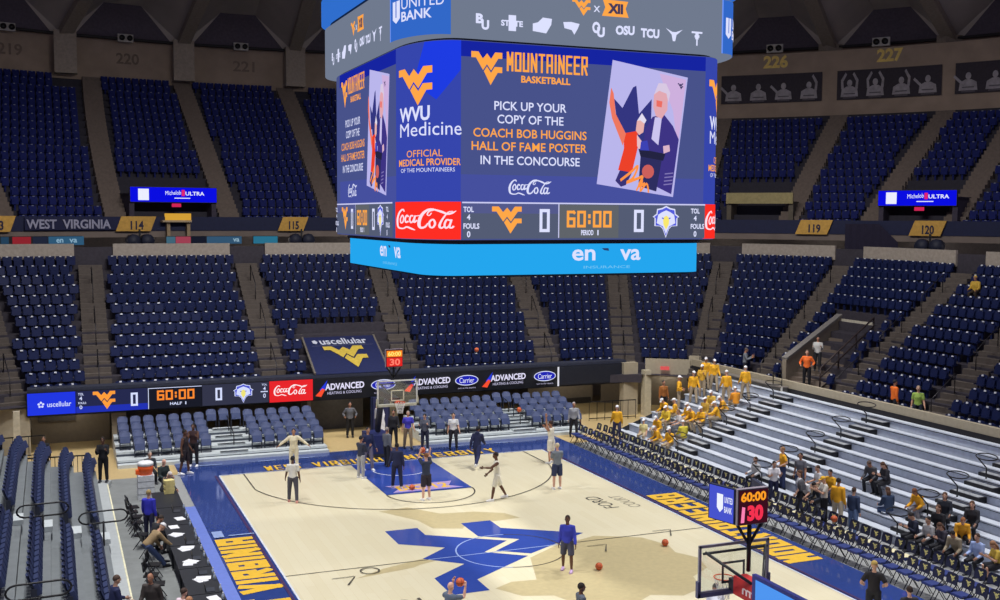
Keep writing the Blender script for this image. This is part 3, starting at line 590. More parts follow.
O.rect(-9.95, .02, -7.45, 1.05, E((26, 28, 40)), 'clock_face'); O.rect(-9.95, 1.0, -7.45, 1.03, W_, 'rule'); O.rect(-9.96, .02, -9.93, 1.03, W_, 'rule')
O.block('60:00', -9.55, .42, -7.8, .9, E((255, 140, 50)), .26, .2); O.text('HALF', -8.95, .16, -8.4, .3, W_, .02); O.rect(-8.24, .16, -8.19, .3, W_, 'lettering')
O.rect(-7.43, .02, -4.2, 1.05, E((52, 54, 74)), 'score_face'); O.block('0', -6.8, .26, -6.48, .88, W_, .3); O.eagle(-5.95, .06, -4.95, 1.02, E((70, 80, 210)), W_, E((240, 228, 120)))
O.text('TOL', -4.55, .88, -4.28, .97, W_, .02); O.text('4', -4.48, .64, -4.35, .82, W_, .02); O.rect(-4.6, .55, -4.25, .6, W_, 'rule'); O.text('0', -4.48, .26, -4.35, .48, W_, .02)
O.rect(-4.17, .0, -1.98, 1.07, RED, 'advert_face'); O.coke(-3.95, .28, -2.25, .84, E((255, 236, 240)))
def heat(x, full=True):
    O.poly([(x+.22, .5), (x+.62, .98), (x+.5, .55), (x+.36, .38)], E((40, 60, 220)), 'flame_emblem'); O.poly([(x, .2), (x+.36, .58), (x+.5, .5), (x+.3, .14)], E((250, 80, 50)), 'flame_emblem')
    O.text('ADVANCED', x+.5, .46, x+2.55, .8, E((228, 224, 250)), .03, sh=.04); O.text('HEATING & COOLING', x+.62, .24, x+2.4, .38, E((190, 186, 215)), .01, sh=.03)
def carr(x): O.disc(x, .6, .66, .28, E((226, 230, 255)), 'oval_emblem'); O.disc(x, .6, .62, .24, E((30, 36, 180)), 'oval_emblem'); O.text('Carrier', x-.42, .46, x+.42, .74, E((236, 238, 255)), .0); O.text('turn to the experts', x-.5, .12, x+.5, .24, E((190, 186, 215)), .0)
heat(-1.85); carr(1.72); heat(2.85); carr(6.33); heat(7.2); carr(10.9); O.rect(11.66, .0, 11.76, 1.07, E((226, 226, 236)), 'end_strip')
tag(MB().box((13.75, YR-.02, 2.42), (3.8, .06, 1.0)).build('blank_board', M((26, 30, 42), .6)), 'blank dark board continuing right of the white end strip of the ribbon', 'board')
# navy tarp over the front seats
tp = empty('seat_tarp', (0, 21.6, 3.05), 0, 'navy tarp stretched over front seats behind the basket with phone-company lettering and gold emblem', 'tarp')
f = lambda u, v, h: (u-.02*v+.1*v*0, v*4.6, v*1.5+.12+.1*sin(v*pi)+h)
mb = MB(); n = 8
for i in range(n): a, b = i/n, (i+1)/n; mb.quad(f(-1.75+.3*a, a, 0), f(2.05+.4*a, a, 0), f(2.05+.4*b, b, 0), f(-1.75+.3*b, b, 0)); 
for a, b in ((f(-1.75, 0, 0), f(2.05, 0, 0)),): mb.quad((*a[:2], a[2]-.03), (*b[:2], b[2]-.03), b, a)
mb.build('tarp_sheet', M((28, 36, 78), .6), tp); gt = G2(f, parent=tp, lift=.03); GLD = M((196, 170, 70), .5)
gt.text('uscellular', -.75, .68, 1.85, .86, M((196, 200, 214), .5), .02); gt.disc(-1.02, .76, .16, .06, M((196, 200, 214), .5), 'star_emblem', 5); gt.wv(-.75, .1, 1.4, .62, GLD); gt.rect(-1.3, .64, 2.1, .645, M((120, 124, 140), .5), 'seam_line')
for x0, x1 in ((-1.8, -1.5), (2.1, 2.5)): MB().beam(f(x0, 0, .02), f(x1, 1, .02), .1, .1).build('edge_pole', M((104, 98, 90), .6), tp)
# ramp wall cut into the right-hand stand
rp = empty('ramp_parapet', (0, 0, 0), 0, 'sloping beige parapet wall of the stair ramp in the right stand', 'parapet')
mb = MB(); P0, P1 = Vector((20.2, 12.3, 2.9)), Vector((25.6, 14.8, 4.75)); mb.add([P0, P1, P1+Vector((0, 0, 1.2)), P0+Vector((0, 0, 1.2))]+[p+Vector((-.08, .22, 0)) for p in (P0, P1, P1+Vector((0, 0, 1.2)), P0+Vector((0, 0, 1.2)))], [(0, 1, 2, 3), (7, 6, 5, 4), (3, 2, 6, 7), (0, 3, 7, 4), (1, 5, 6, 2)]); mb.build('side_wall', BW2, rp)
MB().beam(P0+Vector((-.04, .1, 1.25)), P1+Vector((-.04, .1, 1.25)), .34, .12).build('coping', M((120, 116, 112), .7), rp)
mb = MB(); mb.beam((25.6, 14.8, 5.45), (25.6, 12.3, 5.45), .15, .7); mb.build('end_panel', M((190, 184, 166), .7), rp)
mb = MB(); mb.add([(19.9, 9.9, 2.6), (19.9, 12.3, 2.6), (25.5, 14.7, 4.9), (25.5, 12.2, 4.9)], [(0, 1, 2, 3)])
for i in range(14): t = (i+.5)/14; mb.box((20.4+5.0*t, 11.1+2.2*t, 2.62+2.35*t), (.44, 2.4, .3), 0, .4)
mb.build('ramp_stair', CONC, rp)
hr = empty('ramp_handrail', (0, 0, 0), 0, 'dark double pipe handrail climbing the stair ramp in the right stand', 'handrail')
for h in (.55, 1.0): MB().loft([(20.5, 10.0, 2.95+h), (25.4, 12.0, 5.1+h)], .045, 6).build('rail', M((58, 46, 44), .5), hr)
for t in (0, .33, .66, 1): MB().loft([(20.5+4.9*t, 10+2*t, 2.98+2.15*t), (20.5+4.9*t, 10+2*t, 3.95+2.15*t)], .04, 6).build('rail_post', M((58, 46, 44), .5), hr)
# ================================================================ centre-hung scoreboard
class Ring:
    """rounded-rectangle drum: s along the perimeter from the middle of the near face, positive to the viewer's right"""
    def __init__(s, hx, hy, kx, ky): s.hx, s.hy, s.kx, s.ky = hx, hy, kx, ky; s.w = hx-kx; s.d = hy-ky; s.q = pi/2*sqrt((kx*kx+ky*ky)/2); s.per = 4*(s.w+s.d)+4*s.q
    def at(s, t, h=0):
        t = (t+s.per/2) % s.per-s.per/2; sg = 1 if t >= 0 else -1; t = abs(t); kx, ky = s.kx, s.ky
        if t <= s.w: x, y, nx, ny = t, -s.hy, 0, -1
        elif t <= s.w+s.q: a = (t-s.w)/s.q*pi/2; x, y = s.w+kx*sin(a), -s.d-ky*cos(a); nx, ny = sin(a)/kx, -cos(a)/ky
        elif t <= s.w+s.q+2*s.d: x, y, nx, ny = s.hx, -s.d+t-s.w-s.q, 1, 0
        elif t <= s.w+2*s.q+2*s.d: a = (t-s.w-s.q-2*s.d)/s.q*pi/2; x, y = s.w+kx*cos(a), s.d+ky*sin(a); nx, ny = cos(a)/kx, sin(a)/ky
        else: x, y, nx, ny = s.w-(t-s.w-2*s.q-2*s.d), s.hy, 0, 1
        L = hypot(nx, ny); return Vector((sg*(x+nx/L*h), y+ny/L*h, 0))
    def f(s, c=0, k=1.): return lambda u, v, h: s.at(c+u*k, h)+Vector((0, 0, v))
    def cuts(s, c=0, k=1.):
        r = []
        for sg in (-1, 1):
            for base in (s.w, s.w+s.q+2*s.d):
                for i in range(9): r += [(sg*(base+s.q*i/8)-c)/k]
        return r
    def pts(s, n=8): 
        r = []
        for i in range(-1, 2): pass
        T = [0]+[s.w+s.q*i/n for i in range(n+1)]+[s.w+s.q+2*s.d+s.q*i/n for i in range(n+1)]
        T = [-t for t in T[::-1][:-1]]+T; return T
def drum(name, R, z0, z1, mat, parent, caps=True):
    T = R.pts(); lo = [R.at(t)+Vector((0, 0, z0)) for t in T]; hi = [R.at(t)+Vector((0, 0, z1)) for t in T]; n = len(T); mb = MB()
    mb.add(lo+hi, [(i, (i+1) % n, n+(i+1) % n, n+i) for i in range(n)]+[tuple(range(n))[::-1], tuple(range(n, 2*n))]); return mb.build(name, mat, parent)
sb = empty('scoreboard', (0, 0, 0), 0, 'huge centre-hung video scoreboard with stacked LED rings above the court', 'scoreboard')
HOUS = M((18, 20, 30), .5); LOGOO = E((255, 168, 72)); WH = E((222, 226, 255)); WH2 = E((205, 206, 244))
RM = Ring(4.95, 5.5, 1.13, 2.2); ms = drum('main_screen', RM, 10.62, 15.98, E((72, 82, 138)), sb)
drum('upper_soffit', Ring(4.85, 5.35, 1.13, 2.2), 15.9, 16.1, HOUS, sb); drum('lower_soffit', Ring(4.65, 5.2, 1.13, 2.2), 10.5, 10.66, HOUS, sb)
def poster(g, u0, c):   # tilted picture: a coach in a suit, a player in orange with one arm raised, a lectern, a signature
    Q = [(.73, 15.7), (3.2, 15.33), (2.77, 11.86), (.27, 12.2)]
    def at(x, y):
        a = [Q[0][j]+(Q[1][j]-Q[0][j])*x for j in (0, 1)]; b = [Q[3][j]+(Q[2][j]-Q[3][j])*x for j in (0, 1)]; return (a[0]+(b[0]-a[0])*y+u0, a[1]+(b[1]-a[1])*y)
    P = lambda pts, col, nm='poster_print': g.poly([at(*p) for p in pts], E(col), nm)
    P([(0, 0), (1, 0), (1, 1), (0, 1)], (186, 182, 236), 'poster_sheet'); P([(.62, .02), (.98, .02), (.98, .6), (.86, .3)], (206, 176, 222))
    P([(.08, .3), (.2, .36), (.3, .18), (.34, .16), (.42, .38), (.5, .3), (.56, .24), (.62, .62), (.3, .62), (.22, .5), (.16, .5)], (52, 54, 128))
    P([(.6, .38), (.74, .34), (.88, .42), (.98, .52), (.97, .98), (.56, .9), (.52, .5)], (62, 52, 132))                          # suit
    P([(.63, .38), (.72, .37), (.72, .6), (.62, .56)], (205, 196, 240)); P([(.58, .2), (.66, .14), (.76, .16), (.78, .3), (.72, .38), (.64, .37), (.59, .3)], (226, 168, 178)); P([(.58, .2), (.62, .1), (.72, .09), (.79, .16), (.78, .24), (.74, .17), (.64, .16)], (216, 200, 226)); P([(.62, .24), (.7, .24), (.7, .29), (.63, .29)], (236, 110, 100))
    P([(.78, .6), (.86, .58), (.88, .63), (.8, .66)], (220, 180, 200))
    P([(.25, .56), (.42, .52), (.46, .62), (.42, .86), (.24, .86), (.28, .68)], (236, 66, 42)); P([(.02, .22), (.06, .26), (.12, .42), (.28, .56), (.26, .66), (.08, .46), (.02, .34)], (238, 120, 96))
    P([(.4, .44), (.46, .4), (.5, .44), (.5, .52), (.45, .55), (.4, .52)], (230, 176, 172)); P([(.4, .44), (.45, .37), (.52, .42), (.5, .45), (.44, .43)], (226, 220, 240)); P([(.42, .55), (.5, .6), (.58, .68), (.54, .72), (.44, .64)], (232, 190, 196))
    P([(.26, .86), (.42, .86), (.36, .97), (.3, .99), (.22, .95)], (58, 52, 118))
    P([(.46, .66), (.82, .66), (.8, .72), (.5, .72)], (36, 36, 66)); P([(.5, .72), (.78, .72), (.76, .98), (.52, .96)], (46, 46, 96)); g.disc(*at(.62, .83), .2, .2, E((205, 96, 92)), 'poster_print', 14)
    P([(.48, .6), (.56, .58), (.6, .66), (.48, .67)], (60, 66, 180))
    fu = lambda x, y: at(x, y); g.stroke([([(.28, .94), (.4, .86), (.48, .8), (.44, .9), (.36, .95), (.5, .9), (.56, .88), (.52, .96), (.6, .93)], .012), ([(.5, 1.0), (.56, .9), (.55, 1.0), (.62, .93), (.66, 1.0)], .01)], fu, E((255, 150, 70)), 'signature')
    for i in range(4): P([(.84, .82+.03*i), (.95, .8+.03*i), (.95, .81+.03*i), (.84, .83+.03*i)], (130, 120, 180))
    g.text('FINE BUILT', *at(.06, .94), *at(.2, .915), E((226, 224, 250)), .0) if False else None
    q0 = at(.9, .09); g.wv(q0[0]-.09, q0[1]-.09, q0[0]+.09, q0[1]+.09, E((50, 50, 96)))
def face(c):
    kk = 1 if c == 0 else .86; g = G2(RM.f(c, kk), RM.cuts(c, kk), parent=ms, lift=.012, step=.003)
    g.rect(-3.82, 15.55, 3.82, 15.96, E((22, 36, 160)), 'screen_banner'); g.rect(-3.82, 11.64, 3.82, 12.4, E((70, 80, 158)), 'screen_banner')
    g.wv(-3.53, 14.82, -2.63, 15.7, LOGOO); g.block('MOUNTAINEER', -2.5, 15.22, -.05, 15.74, LOGOO, .3, .2); g.text('BASKETBALL', -2.07, 14.93, -.58, 15.12, LOGOO, .03)
    for t, a, b, z, m in (('PICK UP YOUR', -2.86, -.69, 14.16, WH), ('COPY OF THE', -2.77, -.78, 13.8, WH), ('COACH BOB HUGGINS', -3.47, -.06, 13.42, LOGOO), ('HALL OF FAME POSTER', -3.52, -.05, 13.06, LOGOO), ('IN THE CONCOURSE', -3.26, -.27, 12.68, WH)): g.text(t, a, z, b, z+.24, m, .012)
    g.coke(-2.43, 11.84, -1.13, 12.28, WH); poster(g, 0, c)
    g.rect(-3.8, 10.66, 3.82, 11.64, E((84, 92, 116)), 'score_bar'); g.rect(-3.82, 11.35, -.95, 11.64, E((84, 90, 140)), 'score_bar'); g.rect(-3.82, 11.62, 3.82, 11.66, WH2, 'rule')
    g.rect(-.94, 10.68, .94, 11.6, E((96, 100, 106)), 'clock_box'); g.rect(-.96, 10.68, -.93, 11.64, WH2, 'rule')
    g.block('60:00', -.7, 10.97, .71, 11.44, LOGOO, .28, .2); g.text('PERIOD', -.25, 10.75, .14, 10.9, WH, .03); g.rect(.26, 10.75, .3, 10.9, WH, 'lettering')
    g.wv(-2.96, 10.8, -2.08, 11.54, LOGOO); g.block('0', -1.54, 10.84, -1.23, 11.48, WH, .28); g.block('0', 1.43, 10.84, 1.75, 11.48, WH, .28)
    g.eagle(2.04, 10.67, 2.93, 11.6, E((84, 92, 220)), WH, E((250, 232, 110)))
    for x in (-3.8, 3.3):
        g.text('TOL', x, 11.38, x+.3, 11.53, WH, .03); g.text('4', x+.1, 11.17, x+.2, 11.32, WH, .03); g.text('FOULS', x, 10.93, x+.46, 11.08, WH, .03); g.text('0', x+.1, 10.7, x+.2, 10.87, WH, .03)
def corner(c):
    kk = RM.q/1.9; g = G2(RM.f(c, kk), RM.cuts(c, kk), parent=ms, lift=.014, step=.003); q = .95
    g.rect(-q, 11.64, q, 15.96, E((54, 70, 172)), 'corner_panel'); g.poly([(0, 15.96), (-.3, 14.9), (.3, 14.4), (q, 15.2), (q, 15.96)], E((30, 60, 226)), 'corner_panel')
    g.wv(-.8, 14.28, .2, 15.32, LOGOO); g.text('WVU', -.76, 13.86, .14, 14.26, WH, .03); g.text('Medicine', -.74, 13.45, .96, 13.82, WH, .0)
    g.text('OFFICIAL', -.5, 12.88, .46, 13.07, LOGOO, .0); g.text('MEDICAL PROVIDER', -.78, 12.64, .94, 12.83, LOGOO, .015); g.text('OF THE MOUNTAINEERS', -.7, 12.47, .78, 12.58, WH, .0)
    g.rect(-q, 10.64, q, 11.66, E((255, 46, 36)), 'corner_advert'); g.coke(-.88, 10.86, .84, 11.46, E((255, 226, 240)))
FC = RM.w+RM.q+RM.d
for c in (0, -FC, FC): face(c)
for c in (-(RM.w+RM.q/2), RM.w+RM.q/2): corner(c)
# ring with conference emblems
RU = Ring(5.25, 5.75, 1.05, 2.0); us = drum('upper_ring_screen', RU, 16.05, 17.62, E((112, 122, 142)), sb)
drum('crown_gap', Ring(5.1, 5.6, 1.05, 2.0), 17.6, 17.82, HOUS, sb)
RC2 = Ring(5.35, 5.9, 1.1, 2.05); cs = drum('crown_screen', RC2, 17.8, 18.6, E((48, 110, 205)), sb); drum('crown_housing', Ring(5.0, 5.5, .95, 1.4), 18.6, 20.2, HOUS, sb)
gc = G2(RC2.f(), RC2.cuts(), parent=cs, lift=.01); gc.text('UNITED BANK', -8.6, 17.95, -6.3, 18.4, WH, .03)
def ringface(c):
    kk = 1 if c == 0 else .88; g = G2(RU.f(c, kk), RU.cuts(c, kk), parent=us, lift=.012, step=.003)
    g.wv(-.66, 16.82, -.1, 17.26, LOGOO); g.text('x', .0, 16.95, .2, 17.12, WH, .0); g.poly([(.28, 17.32), (1.08, 17.3), (1.0, 17.1), (1.1, 16.86), (.26, 16.86), (.36, 17.1)], LOGOO, 'conference_emblem'); g.text('XII', .44, 16.94, .92, 17.22, E((70, 60, 90)), .06)
    g.text('B', -3.5, 16.4, -3.28, 16.66, WH, .05); g.text('U', -3.34, 16.24, -3.12, 16.5, WH, .05)
    g.text('I', -2.56, 16.26, -2.34, 16.68, WH, .03); g.text('STATE', -2.78, 16.38, -2.14, 16.54, WH, .04)
    g.poly([(-1.85, 16.3), (-1.45, 16.26), (-1.3, 16.5), (-1.28, 16.66), (-1.55, 16.68), (-1.7, 16.54), (-1.85, 16.5)], WH, 'team_emblem')
    g.poly([(-.94, 16.6), (-.7, 16.62), (-.44, 16.58), (-.5, 16.44), (-.6, 16.28), (-.68, 16.4), (-.9, 16.44)], WH, 'team_emblem')
    g.text('O', -.05, 16.36, .2, 16.68, WH, .05); g.text('U', .1, 16.26, .34, 16.54, WH, .05)
    g.text('OSU', .68, 16.36, 1.28, 16.62, WH, .05, sh=.02); g.text('TCU', 1.48, 16.34, 2.08, 16.6, WH, .05)
    g.poly([(2.28, 16.66), (2.5, 16.56), (2.62, 16.56), (2.84, 16.64), (2.72, 16.54), (2.64, 16.48), (2.6, 16.3), (2.52, 16.3), (2.48, 16.48), (2.4, 16.56)], WH, 'team_emblem')
    g.text('T', 3.14, 16.4, 3.5, 16.62, WH, .05); g.text('T', 3.24, 16.22, 3.4, 16.52, WH, .05)
FU = RU.w+RU.q+RU.d
for c in (0, -FU, FU): ringface(c)
for c in (-(RU.w+RU.q/2), RU.w+RU.q/2):
    kk = RU.q/1.84; g = G2(RU.f(c, kk), RU.cuts(c, kk), parent=us, lift=.012, step=.003); g.rect(-.92, 16.06, .92, 17.6, E((50, 104, 200)), 'bank_panel'); g.rect(-.93, 16.06, -.89, 17.6, E((110, 150, 250)), 'rule')
    g.poly([(-.78, 17.1), (-.5, 17.1), (-.5, 16.62), (-.64, 16.5), (-.78, 16.62)], WH, 'bank_emblem'); g.rect(-.66, 16.66, -.62, 17.1, E((70, 110, 205)), 'bank_emblem'); g.text('UNITED', -.44, 16.82, .72, 17.1, WH, .0); g.text('BANK', -.44, 16.5, .4, 16.76, WH, .02)
RL = Ring(4.45, 4.9, .8, 1.1); ls = drum('lower_ring_screen', RL, 9.62, 10.56, E((36, 166, 238)), sb); drum('bottom_housing', Ring(4.35, 4.8, .8, 1.1), 9.56, 9.63, HOUS, sb)
FLr = RL.w+RL.q+RL.d
for c in (0, -FLr, FLr):
    g = G2(RL.f(c), RL.cuts(c), parent=ls, lift=.012, step=.003)
    g.text('en', -.17, 10.0, .58, 10.33, WH, .02); g.text('va', 1.39, 10.0, 2.07, 10.33, WH, .02); g.text('INSURANCE', .2, 9.77, 1.72, 9.85, E((120, 200, 245)), .0); g.poly([(.78, 10.36), (1.0, 10.36), (1.02, 10.28), (.86, 10.3)], E((40, 60, 110)), 'accent_mark')
for sx in (-3, 3):
    for sy in (-3, 3): MB().loft([(sx, sy, 20.2), (sx, sy, 34.5)], .05, 6).build('hoist_cable', M((60, 60, 66), .4, .6), sb)
# ================================================================ right-hand bleachers
BX0, BDX, BZ0, BDZ = 12.7, .66, .25, .27
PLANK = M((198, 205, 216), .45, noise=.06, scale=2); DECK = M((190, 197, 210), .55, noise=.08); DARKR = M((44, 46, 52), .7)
bl = empty('bleacher_bank', (16, 0, 0), 0, 'long bank of grey retractable bleachers without seats on the right of the court', 'bleachers')
for i in range(10):
    X = BX0+BDX*i; z = BZ0+BDZ*i; y0, y1 = -24, 16.2
    MB().box((X+.14-16, (y0+y1)/2, z+.075), (.3, y1-y0, .05)).build('seat_plank', PLANK, bl)
    mb = MB(); mb.box((X+.36-16, (y0+y1)/2, z-.03), (.62, y1-y0, .06), 0); mb.box((X+.08-16, (y0+y1)/2, z-.15), (.05, y1-y0, .3), 0); mb.box((X+.1-16, (y0+y1)/2, z+.02), (.05, y1-y0, .06), 1); mb.build('deck_row', [DECK, DARKR], bl)  # dark box under the plank paints in the shadow gap
MB().add([(BX0-16, 16.2, 0), (19.3-16, 16.2, 0), (19.3-16, 16.2, 2.7), (BX0-16, 16.2, .3)], [(0, 1, 2, 3)]).build('end_panel', DARKR, bl)
for yy, lb in ((10.3, 'farthest bleacher aisle, by the yellow-jacketed band'), (3.7, 'middle bleacher aisle, below the orange-shirted steward'), (-4.2, 'nearest bleacher aisle, by the lone yellow jacket')):
    yy0 = yy
    for i in range(9):
        X = BX0+BDX*i+.52; z = BZ0+BDZ*i; y = yy0
        s = MB(); s.box((X-.02, y, z+.115), (.38, 1.35, .21), 1); s.box((X, y+.02, z+.223), (.3, 1.2, .008), 0); o = s.build('aisle_step', [M((160, 164, 168), .5), BLACK])
        tag(o, 'dark-edged half step, %s from the bottom, %s' % (nth(i+1), lb), 'step')
    for j, i in enumerate((0, 2, 4, 6, 8)):
        X = BX0+BDX*i+.1; z = BZ0+BDZ*i+.102; r = empty('handrail_loop', (X, yy0+.1, z), 0, 'black looped handrail, %s up, %s' % (nth(j+1), lb), 'handrail')
        MB().loft([(.0, 0, .004), (.0, 0, .4), (-.42, 0, .8)], .026, 8).build('post', BLACK, r)
        P = []; 
        for k in range(21): t = 2*pi*k/20; P.append((.42*cos(t), .3*sin(t), .8+.07*sin(t)))
        MB().loft(P, .022, 6).build('loop', BLACK, r)
# ================================================================ courtside folding chairs with the team emblem
CN = M((50, 63, 122), .45, noise=.08); CB = M((42, 46, 72), .5); CF = M((38, 40, 48), .35, .6); EMB = M((214, 206, 130), .5)
def folding_chair():
    r = empty('folding_chair', (0, 0, 0)); s = MB()
    s.box((0, 0, .45), (.44, .42, .05), 0); s.box((0, .0, .48), (.4, .38, .02), 0); s.build('seat', CN, r)
    mb = MB(); F = []
    for zz, yy, ww in ((.6, .2, .2), (.74, .235, .225), (.88, .27, .21), (.91, .275, .16)):
        for i in range(7): t = i/3-1; F.append((ww*t, yy-.03*t*t, zz))
    g = [(j*7+i, j*7+i+1, (j+1)*7+i+1, (j+1)*7+i) for j in range(3) for i in range(6)]
    mb.add(F, g, 0, True); mb.add([(x, y+.03, z) for x, y, z in F], [f[::-1] for f in g], 0, True); bk = mb.build('backrest', CB, r)
    G2(lambda u, v, h: (u, .2+(v-.6)*.25-h, v), parent=bk, lift=.02).wv(-.095, .67, .095, .85, EMB, 'emblem')
    for sx in (-1, 1):
        mb = MB(); mb.loft([(sx*.21, -.26, .0), (sx*.21, .02, .46), (sx*.21, .2, .62), (sx*.2, .26, .88)], .014, 5); mb.loft([(sx*.23, .26, 0), (sx*.23, -.02, .4), (sx*.23, -.18, .46)], .014, 5); mb.build('leg', CF, r)
    return r
fc = folding_chair(); first = True; N1 = 0
def place(proto, first, loc, rz, label, cat, group):
    if first: proto.location = loc; proto.rotation_euler = (0, 0, rz); return tag(proto, label, cat, group)
    c = dup(proto, loc, rz, label, group); c['category'] = cat; return c
for row, X in ((0, 9.95), (1, 11.0)):
    for k in range(50):
        y = 15.3-.56*k
        if y < -12: break
        jx = random.uniform(-.04, .04)
        place(fc, first, (X+jx, y+random.uniform(-.03, .03), .03 if X < 9.6 else .0), -pi/2+random.uniform(-.06, .06), 'navy emblem-backed folding chair, %s from the far end, %s courtside row' % (nth(k+1), 'front' if row == 0 else 'back'), 'chair', 'navy courtside folding chairs'); first = False
PAPER = M((222, 214, 176), .7, noise=.04)
for k in list(range(8, 20))+list(range(24, 30))+[33, 34, 36, 38, 39]:
    y = 15.3-.56*k
    if y < -8.6: continue
    p = MB().box((0, 0, .004), (.3, .34, .012)).build('paper_program', PAPER, None, (10.97, y, .521)); p.rotation_euler = (0, 0, random.uniform(-.2, .2))
    tag(p, 'cream paper lying on the %s back-row courtside chair from the far end' % nth(k+1), 'paper', 'cream papers on courtside chairs')
# ================================================================ stand chairs: far baseline platforms and left telescopic stand
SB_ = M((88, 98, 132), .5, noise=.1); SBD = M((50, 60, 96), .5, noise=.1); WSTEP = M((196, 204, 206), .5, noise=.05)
def stand_chair(mat, name='stand_chair'):
    r = empty(name, (0, 0, 0)); mb = MB(); F = []
    for zz, yy, ww in ((.5, .1, .21), (.62, .14, .235), (.76, .19, .235), (.84, .215, .15)):
        for i in range(7): t = i/3-1; F.append((ww*t, yy-.05*t*t, zz))
    g = [(j*7+i, j*7+i+1, (j+1)*7+i+1, (j+1)*7+i) for j in range(3) for i in range(6)]
    mb.add(F, g, 0, True); mb.add([(x, y+.04, z) for x, y, z in F], [f[::-1] for f in g], 0, True)
    mb.add([F[k] for k in range(21, 28)]+[(x, y+.04, z) for x, y, z in F[21:28]], [(i, i+1, 8+i, 7+i) for i in range(6)]); mb.build('backrest', mat, r)
    mb = MB(); mb.box((0, -.04, .47), (.43, .12, .3), 0, rx=-.35); mb.build('seat', M((62, 74, 112), .5, noise=.1) if mat is SB_ else mat, r)  # far chairs: seat coloured darker than the back as painted gap shading
    mb = MB()
    for sx in (-1, 1): mb.box((sx*.22, .05, .25), (.04, .14, .5), 0)
    mb.box((0, .08, .3), (.46, .04, .04), 0); mb.build('base_frame', M((48, 52, 66), .5), r); return r
PZ0, PDZ = .28, .19
def platform(x0, x1, label, steps):
    p = empty('seating_platform', ((x0+x1)/2, 17.7, 0), 0, label, 'platform'); wd = x1-x0
    for i in range(4):
        z = PZ0+PDZ*i; mb = MB(); mb.box((0, .45+.86*i, z/2), (wd, .86, z), 0); mb.box((0, .03+.86*i, z-.04), (wd, .05, .08), 1); mb.box((0, .02+.86*i, z-.13), (wd, .03, .09), 2); mb.build('deck_row', [WSTEP, WSTEP, M((70, 76, 88), .6)], p)
    mb = MB(); mb.box((0, -.2, .08), (wd, .4, .16)); mb.build('front_step', WSTEP, p)
    for xs in steps:
        for i in range(4): mb = MB(); mb.box((xs-(x0+x1)/2, -.0+.86*i+.2, PZ0+PDZ*i+.05), (1.25, .3, .1), 0); mb.box((xs-(x0+x1)/2, .04+.86*i, PZ0+PDZ*i+.09), (1.25, .03, .03), 1); mb.build('aisle_step', [WSTEP, BLACK], p)
        for i in range(2):
            mb = MB(); y = .9+1.6*i; mb.loft([(xs-(x0+x1)/2+.1, y, PZ0+.2+.36*i), (xs-(x0+x1)/2+.1, y, 1.0+.36*i), (xs-(x0+x1)/2+.1, y+.9, 1.2+.36*i), (xs-(x0+x1)/2+.1, y+.9, PZ0+.4+.36*i)], .025, 5); mb.build('aisle_rail', BLACK, p)
    return p
platform(-11.6, -2.1, 'stepped grey seating platform below the 60:00 board left of the far basket', (-6.45,)); platform(2.75, 11.7, 'stepped grey seating platform below the advert boards right of the far basket', (8.2,))
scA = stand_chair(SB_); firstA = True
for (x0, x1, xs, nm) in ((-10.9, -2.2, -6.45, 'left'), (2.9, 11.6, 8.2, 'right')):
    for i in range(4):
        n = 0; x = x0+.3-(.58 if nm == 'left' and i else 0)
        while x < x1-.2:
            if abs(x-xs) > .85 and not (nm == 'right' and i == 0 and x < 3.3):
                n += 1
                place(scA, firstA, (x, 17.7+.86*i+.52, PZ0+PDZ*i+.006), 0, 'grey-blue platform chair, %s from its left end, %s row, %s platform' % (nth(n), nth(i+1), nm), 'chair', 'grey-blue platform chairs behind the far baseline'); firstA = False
            elif abs(x-xs) <= .85 and i == 3 and abs(x-xs) < .65: 
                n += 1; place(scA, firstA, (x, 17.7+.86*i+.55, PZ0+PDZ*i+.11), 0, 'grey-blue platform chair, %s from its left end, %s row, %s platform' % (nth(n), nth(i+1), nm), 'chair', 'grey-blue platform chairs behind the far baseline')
            x += .585
lp = empty('telescopic_stand', (-15, 0, 0), 0, 'stepped grey telescopic stand with rows of dark blue chairs at the lower left', 'stand')
LG = M((118, 124, 128), .55, noise=.08, scale=3)
MB().add([(-12.2+15, -14, .0), (-12.2+15, 13.6, 0), (-12.0+15, 14.4, 0), (-13.3+15, 15.0, 0), (-13.3+15, -14, 0)]+[(-12.2+15, -14, .22), (-12.2+15, 13.6, .22), (-12.0+15, 14.4, .22), (-13.3+15, 15.0, .22), (-13.3+15, -14, .22)], [(5, 6, 7, 8, 9), (0, 1, 6, 5), (1, 2, 7, 6), (2, 3, 8, 7)]).build('front_ledge', M((176, 182, 184), .5, noise=.04), lp)
MB().box((-12.2+15, -.3, .235), (.05, 27.6, .03)).build('ledge_edge', M((232, 228, 196), .5), lp)
for i in range(7):
    X = -12.55-.87*i; z = .22+.3*i
    MB().box((X-.5+15, .3, z/2+.15), (.9, 29.4, z+.3)).build('deck_row', LG, lp)
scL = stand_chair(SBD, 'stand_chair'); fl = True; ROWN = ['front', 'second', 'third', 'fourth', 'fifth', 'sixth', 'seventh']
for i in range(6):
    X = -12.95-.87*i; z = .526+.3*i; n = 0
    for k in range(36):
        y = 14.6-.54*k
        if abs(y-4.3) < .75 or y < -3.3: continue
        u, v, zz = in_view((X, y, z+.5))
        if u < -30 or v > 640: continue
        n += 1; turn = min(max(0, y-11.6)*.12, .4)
        place(scL, fl, (X+max(0, y-11.6)**2*.022, y, z), pi/2-turn, 'dark blue chair, %s from the far end, %s row, lower left stand' % (nth(n), ROWN[i]), 'chair', 'dark blue chairs of the left stand'); fl = False
